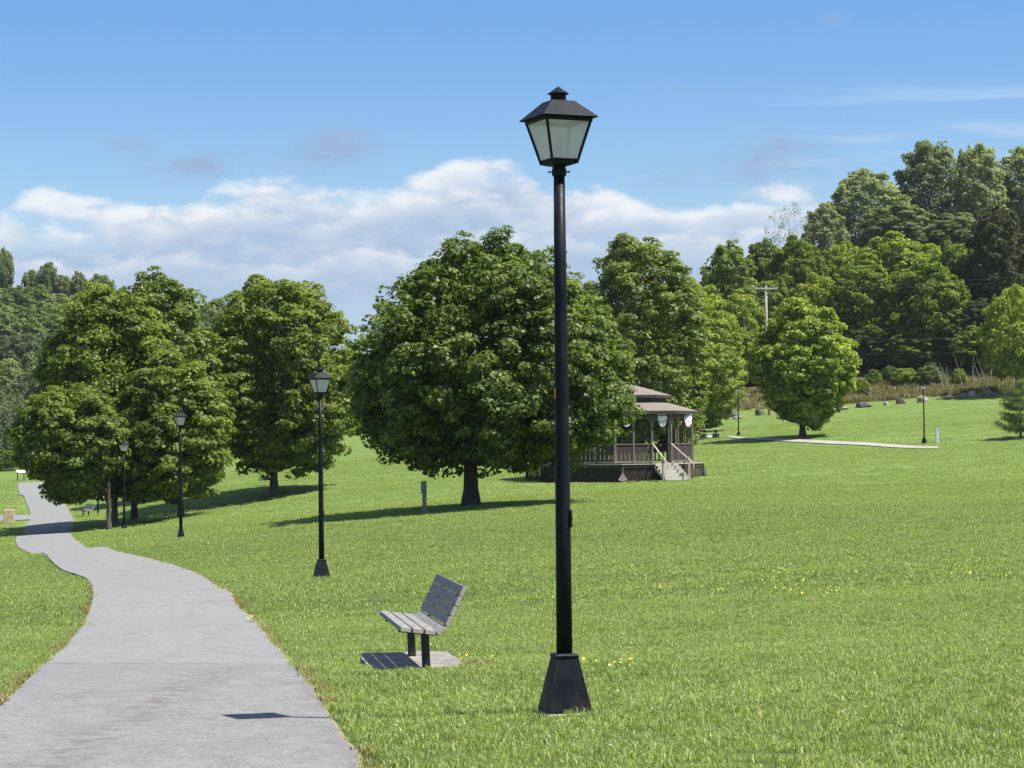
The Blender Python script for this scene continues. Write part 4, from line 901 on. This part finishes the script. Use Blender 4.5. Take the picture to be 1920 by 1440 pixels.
bench = make_bench(); g = ground(783, 1250); g.z = PAD_Z; bench.location = g; bench.rotation_euler = (0, 0, R(8.5)); tag(bench, 'grey slatted bench with two black legs on a concrete pad by the near path', 'bench', 'slatted benches beside the path')
b2 = copy_tree(bench); g2 = ground(161, 971); b2.location = at(160, 142); b2.rotation_euler = (0, 0, R(25)); tag(b2, 'distant slatted bench in the shade under the leftmost maple', 'bench', 'slatted benches beside the path')
# concrete pad, cast in the lawn
M_pad = simple('stained_pad_concrete', (.17, .16, .145), (.27, .255, .23), scale=3.5, rough=.95, bump=.5, bscale=50)
def pad():
    r = random.Random(3); n = 40; V = []; T = []
    pts = []
    for k in range(n):
        a = 2*math.pi*k/n; c, s_ = math.cos(a), math.sin(a); e = (abs(c)**9+abs(s_)**9)**(-1/9); pts.append((c*e*.45*(1+r.uniform(-.03, .03)), s_*e*1.02*(1+r.uniform(-.02, .02))))
    cx, cy = PAD_C.x, PAD_C.y; ca, sa = math.cos(R(8.5)), math.sin(R(8.5)); W = [(cx+x*ca-y*sa, cy+x*sa+y*ca) for x, y in pts]
    mb = MB(); zt = PAD_Z; top = [Vector((x, y, zt)) for x, y in W]; bot = [Vector((x, y, zt-.2)) for x, y in W]; c = Vector((cx, cy, zt))
    mb.add(top+bot+[c], [(k, (k+1) % n, 2*n) for k in range(n)]+[(k, n+k, n+(k+1) % n, (k+1) % n) for k in range(n)]); o = mb.build('bench_pad', M_pad); tag(o, 'weathered concrete pad under the near bench', 'concrete pad')
pad()

# ------------------------------------------------------------------ gazebo
M_gwood = simple('brown_stained_wood', (.038, .029, .025), (.064, .050, .043), scale=4, rough=.8, bump=.3, bscale=30)
M_gpost = simple('weathered_post_wood', (.11, .088, .072), (.17, .14, .115), scale=5, rough=.8)
M_raw = simple('bare_pine_wood', (.30, .25, .185), (.40, .345, .27), scale=6, rough=.8)
M_deck = simple('grey_deck_board', (.27, .25, .22), (.38, .35, .31), scale=3, rough=.85, stretch=(1, 9, 1))
def shingles():
    m, w, o = newmat('roof_shingle'); b = w.node('ShaderNodeBsdfPrincipled'); w.l.new(b.outputs[0], o.inputs[0]); geo = w.node('ShaderNodeNewGeometry'); p = geo.outputs['Position']
    x, y, z = w.xyz(p); n = w.noise(w.scale(p, 3, 3, 9), 2.2, 4, .7); c = w.mix(w.sm(n, .3, .7), (.135, .112, .090), (.235, .200, .165))
    fr = w.m('FRACT', w.m('MULTIPLY', z, 16.)); c = w.mix(w.sm(fr, .16, .04, 0, .6), c, (.06, .05, .045)); w.put(b.inputs['Base Color'], c); b.inputs['Roughness'].default_value = .95; return m
M_shin = shingles()
def bunting_mat():
    m, w, o = newmat('bunting_cloth'); b = w.node('ShaderNodeBsdfPrincipled'); w.l.new(b.outputs[0], o.inputs[0]); tc = w.node('ShaderNodeTexCoord'); x, y, z = w.xyz(tc.outputs['Object'])
    r = w.m('SQRT', w.m('ADD', w.m('POWER', x, 2.), w.m('POWER', z, 2.))); n = w.noise(tc.outputs['Object'], 9., 3, .6)
    c = w.mix(w.sm(n, .56, .62), (.84, .82, .86), (.13, .13, .30)); band = w.m('MULTIPLY', w.sm(r, .20, .215), w.sm(r, .30, .285)); c = w.mix(w.m('MULTIPLY', band, .0), c, (.5, .06, .08))
    c = w.mix(w.m('MULTIPLY', w.sm(z, -.10, -.085), w.sm(z, -.03, -.045)), c, (.05, .07, .20)); c = w.mix(w.sm(z, -.40, -.43, 0, .8), c, (.72, .66, .74)); c = w.mix(w.m('MULTIPLY', w.sm(r, .33, .345), w.sm(r, .385, .37)), c, (.45, .10, .16))
    w.put(b.inputs['Base Color'], c); b.inputs['Roughness'].default_value = .9; return m
M_bunt = bunting_mat()
M_riser = simple('pale_riser_board', (.40, .37, .32), (.50, .47, .42), scale=3, rough=.85)
M_fasc = simple('dark_fascia_board', (.024, .018, .015), (.042, .033, .028), scale=4, rough=.85)
def gazebo():
    D = 116.; k = pxm(D); c = P3(1153, 870, D); cx, cy = c.x, c.y; zd = P3(1153, 869, D).z     # deck level
    t = empty('gazebo', (cx, cy, zd)); tag(t, 'brown wooden eight-sided gazebo with a two-tier shingle roof and raised lattice deck', 'gazebo')
    up = lambda y: P3(1153, y, D).z-zd
    ph = R(-90-2.5); SD = lambda r, z: ngon(r, z, N, R(-88.))
    N = 8                                        # one corner faces the camera
    N = 8; S = lambda r, z: ngon(r, z, N, ph)
    Rd, Rp, Re, Ru, Rw = 4.55, 3.92, 4.28, 2.92, 2.62
    mb = MB(); mb.loft([SD(Rd, -.17), SD(Rd, -.035)]); mb.build('deck_rim', M_gwood, t)
    mb = MB(); mb.loft([SD(Rd+.05, -.033), SD(Rd+.05, .0)]); mb.build('deck', M_deck, t)
    # skirt: corner posts, frame and diagonal lattice on each side
    for i in range(N):
        a, b = SD(Rd-.06, 0)[i], SD(Rd-.06, 0)[(i+1) % N]; u = (b-a).normalized(); n = Vector((u.y, -u.x, 0)); Ls = (b-a).length
        gz = lambda p: H(cx+p.x, cy+p.y)-zd
        mb = MB(); mb.beam(Vector((a.x, a.y, gz(a)-.2)), Vector((a.x, a.y, -.172)), .11, .11, up=(n.x, n.y, 0)); mb.build('skirt_post', M_gwood, t)
        lo = min(gz(a), gz(b))-.05; hgt = -.172-lo; mb = MB(); st = .20
        q = -hgt
        while q < Ls:
            for sg in (1, -1):
                s0, s1 = q, q+hgt; e0, e1 = lo, -.172
                if s0 < 0: e0 += -s0; s0 = 0
                if s1 > Ls: e1 -= s1-Ls; s1 = Ls
                if s1-s0 > .02:
                    if sg > 0: p0, p1 = a+u*s0, a+u*s1
                    else: p0, p1 = b-u*s0, b-u*s1
                    off = n*(.012*sg); mb.beam(Vector((p0.x, p0.y, e0))+off, Vector((p1.x, p1.y, e1))+off, .010, .034, up=(n.x, n.y, 0)) if False else mb.beam(Vector((p0.x, p0.y, e0))+off, Vector((p1.x, p1.y, e1))+off, .040, .010, up=(n.x, n.y, 0))
            q += st
        lt = mb.build('lattice_panel', M_gwood, t); lt['kind'] = 'stuff'
    mb = MB(); mb.loft([SD(Rd-.75, -.19), SD(Rd-.75, -1.35)]); mb.build('under_deck_shade', simple('painted_deck_shade', (.015, .012, .010), (.03, .024, .02), rough=.9), t)  # dark solid core standing in for the shade under the deck
    # posts, rails, balusters, headers
    hz_ = up(783); top = up(776)
    P = S(Rp, 0)
    ent = None
    for i in range(N):
        a, b = P[i], P[(i+1) % N]; u = (b-a).normalized(); n = Vector((u.y, -u.x, 0)); Ls = (b-a).length
        mb = MB(); mb.beam(Vector((a.x, a.y, .0)), Vector((a.x, a.y, top)), .13, .13, up=(n.x, n.y, 0), bev=.01); mb.build('corner_post', M_gpost, t)
        mb = MB(); mb.beam(a+Vector((0, 0, (hz_+top)/2)), b+Vector((0, 0, (hz_+top)/2)), .07, top-hz_); mb.build('header', M_gwood, t)
        mb = MB(); mb.beam(a+Vector((0, 0, hz_-.04))+n*.02, b+Vector((0, 0, hz_-.04))+n*.02, .05, .05); mb.build('header_trim', M_gpost, t)
        for j in (1, 2):
            p = a.lerp(b, j/3); mb = MB(); mb.beam(p, p+Vector((0, 0, hz_-.06)), .075, .075, up=(n.x, n.y, 0)); mb.build('post', M_gpost, t)
        for j in range(3):
            p0, p1 = a.lerp(b, j/3), a.lerp(b, (j+1)/3)
            for q0, q1 in ((p0, p1), (p1, p0)):              # scroll brackets under the header
                w_ = (q1-q0).normalized(); mb = MB(); pts = []
                for s in range(6):
                    an = s/5*math.pi/2; pts.append(q0+w_*(.30-.30*math.cos(an)+.03)+Vector((0, 0, hz_-.42+.34*math.sin(an))))
                pts = [q0+w_*(.04+.28*(s/5)**2)+Vector((0, 0, hz_-.50+.43*math.sin(s/5*math.pi/2))) for s in range(6)]
                for e0, e1 in zip(pts[:-1], pts[1:]): mb.beam(e0, e1, .035, .075, up=(w_.x, w_.y, .5))
                mb.build('bracket', M_gpost, t)
            if i == 0 and j == 2: ent = (p0, p1, n, u); continue
            mb = MB(); mb.beam(p0+Vector((0, 0, .97)), p1+Vector((0, 0, .97)), .10, .05); mb.beam(p0+Vector((0, 0, .12)), p1+Vector((0, 0, .12)), .06, .07); mb.build('rail', M_gpost, t)
            bl = (p1-p0).length; nb = 9; me = None
            bm_ = MB(); bm_.box((0, 0, 0), (.078, .028, .80)); me = bm_.mesh('baluster', M_gwood)
            for s in range(nb):
                if i in (2, 3, 4, 5) and s % 2: continue
                o = link('baluster', me, t); p = p0.lerp(p1, (s+.5)/nb); o.location = (p.x, p.y, .545); o.rotation_euler = (0, 0, math.atan2(u.y, u.x))
    # roofs
    ze = up(772.5); zu0 = up(755); zu1 = up(742.5); za = up(712)
    mb = MB(); mb.loft([S(Re, ze), S(Rw, zu0)], cap=False); mb.loft([S(Re-.02, ze-.05), S(Rw-.02, zu0-.05)], cap=False); mb.build('lower_roof', M_shin, t)
    mb = MB(); mb.loft([S(Re-.035, ze-.16), S(Re-.005, ze-.155), S(Re-.005, ze-.005), S(Re-.035, ze-.005)]); mb.build('fascia', M_fasc, t)
    mb = MB(); mb.loft([S(Rw-.05, zu0-.03), S(Rw-.05, zu1-.12)]); mb.build('roof_drum', M_gwood, t)
    mb = MB(); mb.loft([S(Ru-.03, zu1-.14), S(Ru-.005, zu1-.14), S(Ru-.005, zu1-.006), S(Ru-.03, zu1-.006)]); mb.build('fascia', M_fasc, t)
    mb = MB(); mb.loft([S(Ru, zu1), S(.05, za)]); mb.build('upper_roof', M_shin, t)
    # entrance steps, with bare-wood handrails
    p0, p1, n, u = ent; wd = (p1-p0).length; mid = (p0+p1)/2; e = mid+n*((Rd*math.cos(R(22.5)))-(mid.dot(n))+.05); gz = H(cx+e.x+n.x, cy+e.y+n.y)-zd
    ns = 4; rise = -gz/(ns+1); wd2 = wd*1.25
    for s in range(ns+1):
        z1 = -rise*(s+1)+rise*.0; cpos = e+n*(.29*s+.145)
        if s < ns or True:
            mb = MB(); mb.beam(cpos-u*wd2/2+Vector((0, 0, z1+rise*.25)), cpos+u*wd2/2+Vector((0, 0, z1+rise*.25)), .33, .045); mb.build('tread', M_deck, t)
            mb = MB(); q = e+n*(.29*s+.012); mb.beam(q-u*wd2/2*.98+Vector((0, 0, z1+rise*.75)), q+u*wd2/2*.98+Vector((0, 0, z1+rise*.75)), .02, rise*.9); mb.build('riser', M_riser, t)
    for sg in (-1, 1):
        a = e+u*sg*(wd2/2+.02); mb = MB(); mb.beam(a+Vector((0, 0, -.20)), a+n*(.29*ns+.1)+Vector((0, 0, gz+.02)), .04, .17); mb.build('stringer', M_deck, t)
        q = e+n*(.29*(ns-.2))+u*sg*(wd2/2+.06); mb = MB(); mb.beam(q+Vector((0, 0, gz-.2)), q+Vector((0, 0, gz+1.18)), .10, .10, up=(n.x, n.y, 0), bev=.006); mb.build('stair_post', M_raw, t)
        w0 = (p1 if sg > 0 else p0); mb = MB(); mb.beam(w0+n*.06+Vector((0, 0, .98)), q+n*.55+Vector((0, 0, gz+.84)), .07, .05); mb.build('handrail', M_raw, t)
        mb = MB(); mb.beam(q+n*.55+Vector((0, 0, gz+.86)), q+n*.57+Vector((0, 0, gz+.60)), .05, .05, up=(n.x, n.y, 0)); mb.build('rail_end', M_raw, t)
    # bunting shields hung on the header
    def bunt(pos, n, s, label):
        mb = MB(); m = 17; ring = []; z0 = 0.
        out = [(-.215, .0), (-.215, -.22), (-.17, -.38), (-.09, -.49), (0, -.53), (.09, -.49), (.17, -.38), (.215, -.22), (.215, .0)]
        u_ = Vector((-n.y, n.x, 0)); W = []
        for th in (0, -.012):
            for i2, (x, z) in enumerate(out): W.append(Vector((x*s, th+.02*math.sin(i2*2.), z*s)))
            W.append(Vector((0, th, -.2*s)))
        K = len(out)+1; f = [(i2, i2+1, K-1) for i2 in range(len(out)-1)]+[(len(out)-1, 0, K-1)]; f2 = [tuple(K+v for v in reversed(q)) for q in f]; side = [(i2, K+i2, K+i2+1, i2+1) for i2 in range(len(out)-1)]+[(len(out)-1, K+len(out)-1, K, 0)]
        mb.add(W, f+f2+side); o = mb.build('bunting', M_bunt); o.location = Vector((cx, cy, zd))+pos; o.rotation_euler = (0, 0, math.atan2(n.y, n.x)+math.pi/2); tag(o, label, 'bunting', 'patriotic bunting on the gazebo')
    for (i, f, lb) in ((0, .20, 'white and blue bunting shield half hidden by the big tree leaves'), (0, .835, 'white and blue bunting shield over the gazebo entrance'), (1, .62, 'white and blue bunting shield at the right end of the gazebo')):
        a, b = P[i], P[(i+1) % N]; u = (b-a).normalized(); n = Vector((u.y, -u.x, 0)); bunt(a.lerp(b, f)+n*(.13 if i == 0 else .24)+Vector((0, 0, hz_+.10)), n if i == 0 else (n+Vector((.1, -1, 0))*1.2).normalized(), 1.15, lb)
    # two pleated fans draped on the deck corners
    for (i, lb) in ((0, 'small pale striped fan of cloth draped at the near deck corner'), (2, 'pale striped fan of cloth draped at the right deck corner')):
        cpt = SD(Rd+.07, 0)[i]; n = cpt.normalized(); mb = MB(); m = 12; u_ = Vector((-n.y, n.x, 0)); W = []
        for th in (0, .012):
            W.append(Vector((0, 0, -.05))-n*th)
            for q in range(m+1):
                a = -math.pi/2+(-.55+1.1*q/m); rr = (.42 if i == 0 else .56); W.append(u_*math.cos(a)*rr+Vector((0, 0, -.05+math.sin(a)*rr))+n*(.03*(q % 2)-th+.03))
        K = m+2; f = [(0, q+1, q+2) for q in range(m)]; f2 = [(K, K+q+2, K+q+1) for q in range(m)]; mb.add(W, f+f2+[(q+1, K+q+1, K+q+2, q+2) for q in range(m)])
        o = mb.build('bunting', simple('striped_fan_cloth', (.40, .38, .39), (.30, .18, .20), scale=9, rough=.9, stretch=(1, 1, .1))); o.location = Vector((cx, cy, zd))+cpt+Vector((0, 0, -.36 if i == 0 else -.10)); tag(o, lb, 'bunting', 'patriotic bunting on the gazebo')
gazebo()

# ------------------------------------------------------------------ picnic table, posts, sign, block
def picnic():
    g = at(1330, 184); t = empty('picnic_table', g, R(12)); tag(t, 'wooden picnic table on dark legs at the end of the far path', 'picnic table')
    M = simple('pale_table_board', (.42, .40, .34), (.52, .49, .42), scale=5, rough=.8); Mk = simple('dark_table_frame', (.035, .033, .03), rough=.8)
    for j in range(4): mb = MB(); mb.box((0, -.285+.19*j, .76), (1.7, .175, .04), bev=.004); mb.build('table_board', M, t)
    for sy in (-1, 1):
        for j in range(1): mb = MB(); mb.box((0, sy*.72, .45), (1.7, .26, .04), bev=.004); mb.build('seat_board', M, t)
    for sx in (-1, 1):
        mb = MB(); mb.box((sx*.55, 0, .38), (.12, .5, .70)); mb.box((sx*.55, 0, .40), (.08, 1.6, .07)); mb.box((sx*.55, 0, .02), (.14, 1.1, .06)); mb.build('leg_frame', Mk, t)
    for sx, sy in ((-1, -1), (1, -1), (-1, 1), (1, 1)): mb = MB(); mb.box((sx*.55, sy*.72, .20), (.10, .12, .46)); mb.build('leg', Mk, t)
    mb = MB(); mb.box((0, 0, .0), (2.6, 2.4, .05)); o = mb.build('table_pad', M_pad); o.location = g; tag(o, 'pale concrete slab under the picnic table', 'concrete pad')
picnic()
M_bolw = simple('white_bollard_plastic', (.66, .70, .74), (.74, .77, .80), rough=.5); M_bolb = simple('blue_bollard_band', (.10, .20, .34), rough=.5)
g = at(1758, 160); t = empty('bollard', g); tag(t, 'pale square bollard with a blue side right of the right lamp', 'bollard')
mb = MB(); mb.box((0, 0, .42), (.22, .2, 1.0), bev=.02); mb.build('shaft', M_bolw, t); mb = MB(); mb.box((.115, 0, .5), (.03, .2, .7), bev=.005); mb.build('side_panel', M_bolb, t); mb = MB(); mb.box((0, 0, .935), (.25, .23, .05), bev=.012); mb.build('cap', M_bolw, t)
g = ground(796, 965); t = empty('utility_pedestal', g, .2); tag(t, 'grey-green wooden post with a small box at its top in front of the big maple', 'post')
M_post = simple('weathered_green_wood', (.12, .145, .13), (.19, .21, .19), scale=4, rough=.9, stretch=(5, 5, 1), bump=.4)
mb = MB(); mb.box((0, 0, .48), (.13, .13, 1.30), bev=.006); mb.build('post', M_post, t); mb = MB(); mb.box((-.03, -.085, .93), (.20, .04, .38), bev=.006); mb.build('box', simple('grey_box_metal', (.10, .12, .115), (.14, .16, .15), rough=.6), t); mb = MB(); mb.box((0, 0, 1.14), (.15, .15, .03), bev=.004); mb.build('cap', M_post, t)
def info_sign():
    g = ground(39, 901); t = empty('info_sign', g, R(28)); tag(t, 'low reading panel sign with a pale slanted top at the far end of the path', 'sign'); Mk = simple('sign_frame', (.02, .02, .02), rough=.5)
    for s in (-1, 1): mb = MB(); mb.box((s*.33, 0, .40), (.09, .09, .95), bev=.005); mb.build('leg', Mk, t)
    rt = Matrix.Rotation(R(28), 3, 'X'); mb = MB(); mb.box((0, -.05, .90), (1.02, .62, .05), rt, bev=.006); mb.build('frame', Mk, t)
    mb = MB(); mb.box(Vector((0, -.05, .90))+rt @ Vector((0, 0, .03)), (.92, .52, .012), rt); mb.build('panel', simple('printed_panel', (.42, .50, .48), (.68, .72, .70), scale=4, rough=.35), t)
info_sign()
g = ground(17, 981); mb = MB(); mb.box((0, 0, .38), (.64, .34, .94), bev=.03); o = mb.build('stone_block', simple('tan_stone', (.42, .31, .21), (.54, .42, .30), scale=4, rough=.95, bump=.6, bscale=12)); o.location = g; o.rotation_euler = (0, 0, R(8)); tag(o, 'upright tan stone block beside the side path at the left edge', 'stone block')
# small storm-drain style plate far right of near lamp: none in view

# ------------------------------------------------------------------ utility pole and wires
def upole(px, d, hh, label, rz):
    g = at(px, d); t = empty('utility_pole', g, rz); tag(t, label, 'utility pole', 'wooden poles carrying the overhead wires')
    mb = MB(); mb.tube([(0, 0, -.5), (0, 0, hh*.5), (0, 0, hh)], [.19, .165, .135], 14); mb.build('pole', M_upole, t, True)
    mb = MB(); mb.box((0, -.17, hh-.30), (2.45, .10, .13), bev=.01); mb.build('crossarm', M_arm, t)
    for s in (-1, 1):
        mb = MB(); mb.beam((s*.62, -.19, hh-.36), (s*.1, -.19, hh-.80), .035, .035); mb.build('brace', M_arm, t)
        mb = MB(); mb.tube([(s*1.12, -.17, hh-.235), (s*1.12, -.17, hh-.08)], [.05, .035], 8); mb.build('insulator', M_ins, t)
    mb = MB(); mb.tube([(0, 0, hh), (0, 0, hh+.30)], [.05, .03], 8); mb.build('insulator', M_ins, t)
    return g
M_upole = simple('weathered_pole_wood', (.24, .215, .18), (.36, .33, .29), scale=6, rough=.9, stretch=(6, 6, .6)); M_arm = simple('grey_crossarm', (.42, .40, .37), (.52, .50, .46), rough=.8); M_ins = simple('insulator_glaze', (.30, .33, .36), rough=.3); M_wire = simple('black_wire', (.02, .02, .022), rough=.6)
ptop = P3(1440, 536, 252); g1 = at(1440, 252); h1 = ptop.z-g1.z
upole(1440, 252, h1, 'grey wooden utility pole with a crossarm standing behind the small neat maple', 0.12)
ga = upole(2120, 236, P3(2120, 500, 236).z-at(2120, 236).z, 'wooden utility pole beyond the right edge of the picture', .12)
pA = P3(1440, 536, 252); pB = P3(2120, 500, 236)
def wire(a, b, sag, lb, r=.026):
    mb = MB(); n = 28; pts = [a.lerp(b, i/n)-Vector((0, 0, sag*4*(i/n)*(1-i/n))) for i in range(n+1)]; mb.tube(pts, [r]*(n+1), 5); o = mb.build('overhead_wire', M_wire); tag(o, lb, 'wire', 'overhead wires across the wood')
wire(pA+Vector((-1.1, -.2, -.1)), pB+Vector((-1.1, -.2, -.1)), .5, 'upper overhead wire from the left end of the crossarm')
wire(pA+Vector((1.1, -.1, -.1)), pB+Vector((1.1, -.1, -.1)), .9, 'lower of the two upper overhead wires, from the right end of the crossarm')
for i, (y0, y1, lb, r) in enumerate(((612, 614, 'thin overhead wire above the thick pair', .012), (630, 634, 'thick overhead wire crossing the shaded wood', .032), (634, 637, 'overhead cable just under the thick wire', .02), (658, 661, 'lowest overhead cable, just above the dry bank', .026))):
    wire(P3(1440, y0, 251.7), P3(2120, y1-14, 235.7), .55, lb, r)

# ------------------------------------------------------------------ small flowers in the lawn
def flowers():
    rng = np.random.default_rng(8)
    cl = [(1295, 1105, 55, 5, 130), (1345, 1102, 30, 5, 60), (1455, 1094, 26, 4, 90), (1440, 1078, 35, 4, 50), (1510, 1113, 26, 5, 90), (1575, 1110, 35, 6, 80), (1605, 1047, 36, 3, 90), (1560, 1041, 30, 3, 30), (1518, 1001, 22, 3, 60), (1432, 1012, 18, 4, 40), (1365, 1020, 26, 3, 25), (1340, 943, 28, 3, 30), (1395, 950, 26, 3, 30), (1335, 957, 16, 3, 25), (1130, 980, 20, 2, 12), (1800, 1078, 18, 3, 55), (1880, 1084, 20, 3, 20), (1910, 1010, 18, 5, 40), (1157, 1250, 22, 4, 70), (1100, 1250, 16, 4, 28), (1078, 1127, 18, 3, 40), (1015, 1126, 20, 4, 22), (472, 1163, 8, 4, 40), (172, 1095, 6, 16, 70), (330, 1066, 10, 3, 25), (40, 1030, 10, 3, 25), (170, 1015, 30, 4, 60), (870, 1238, 30, 6, 24), (1175, 932, 18, 2, 12), (1470, 1075, 60, 10, 60), (1520, 1118, 70, 10, 60), (210, 985, 40, 5, 40), (600, 890, 60, 4, 35), (1440, 870, 60, 4, 30), (1780, 860, 60, 4, 40)]
    V = []; 
    for x, y, sx, sy, n in cl:
        for _ in range(int(n*.2)):
            V.append(ground(x+rng.normal()*sx*1.1, y+rng.normal()*sy*.9))
    def discs(name, P, s, mat, label):
        P = np.array([[p.x, p.y, p.z+rng.uniform(.045, .075)] for p in P]); n = len(P); sz = s*rng.uniform(.7, 1.3, n)*(1+P[:, 1]*.006); nr = unit(rng.normal(size=(n, 3))*.45+[0, -.25, 1]); t = unit(np.cross(nr, rng.normal(size=(n, 3)))); b = np.cross(nr, t); Vv = []
        for k in range(5): a = 2*math.pi*k/5; Vv.append(P+(t*math.cos(a)+b*math.sin(a))*sz[:, None])
        Vv.append(P-nr*sz[:, None]*.5); Vv = np.stack(Vv, 1).reshape(-1, 3); q = np.arange(n)*6; T = np.concatenate([np.stack([q+k, q+(k+1) % 5, q+5], -1) for k in range(5)]); o = link(name, np_mesh(name, Vv, T, 3, mat)); tag(o, label, 'flowers', kind='stuff')
    discs('yellow_flowers', V, .0125, simple('yellow_petal', (.50, .42, .03), (.56, .48, .06), rough=.6), 'scattered patches of tiny yellow flowers in the lawn')
    W = [ground(x+rng.normal()*sx, y+rng.normal()*sy) for x, y, sx, sy, n in ((1180, 1210, 110, 9, 60), (1500, 1212, 70, 7, 50), (1480, 1130, 120, 18, 60), (180, 1022, 40, 4, 60), (110, 1052, 50, 6, 60), (900, 1330, 260, 50, 50), (700, 1200, 80, 40, 40), (130, 1075, 30, 10, 40)) for _ in range(n)]
    W = [w_ for w_ in W if not on_path(np.array([[w_.x, w_.y]]))[0]]
    discs('clover_flowers', W, .006, simple('clover_white', (.36, .36, .28), (.44, .43, .36), rough=.7), 'sparse white clover heads in the near lawn')
flowers()

# ------------------------------------------------------------------ summer haze
mh, w, o = newmat('haze_air'); pv = w.node('ShaderNodeVolumePrincipled'); pv.inputs['Color'].default_value = (.90, .93, 1., 1); pv.inputs['Density'].default_value = .00007; pv.inputs['Anisotropy'].default_value = .2; w.l.new(pv.outputs[0], o.inputs['Volume'])
z0 = float(GZ.min())-1.; z1 = 62.
mb = MB(); mb.box((0, 310, (z0+z1)/2), (900, 760, z1-z0)); hz = mb.build('haze', mh); tag(hz, 'thin bluish summer haze over the valley', None, kind='stuff')
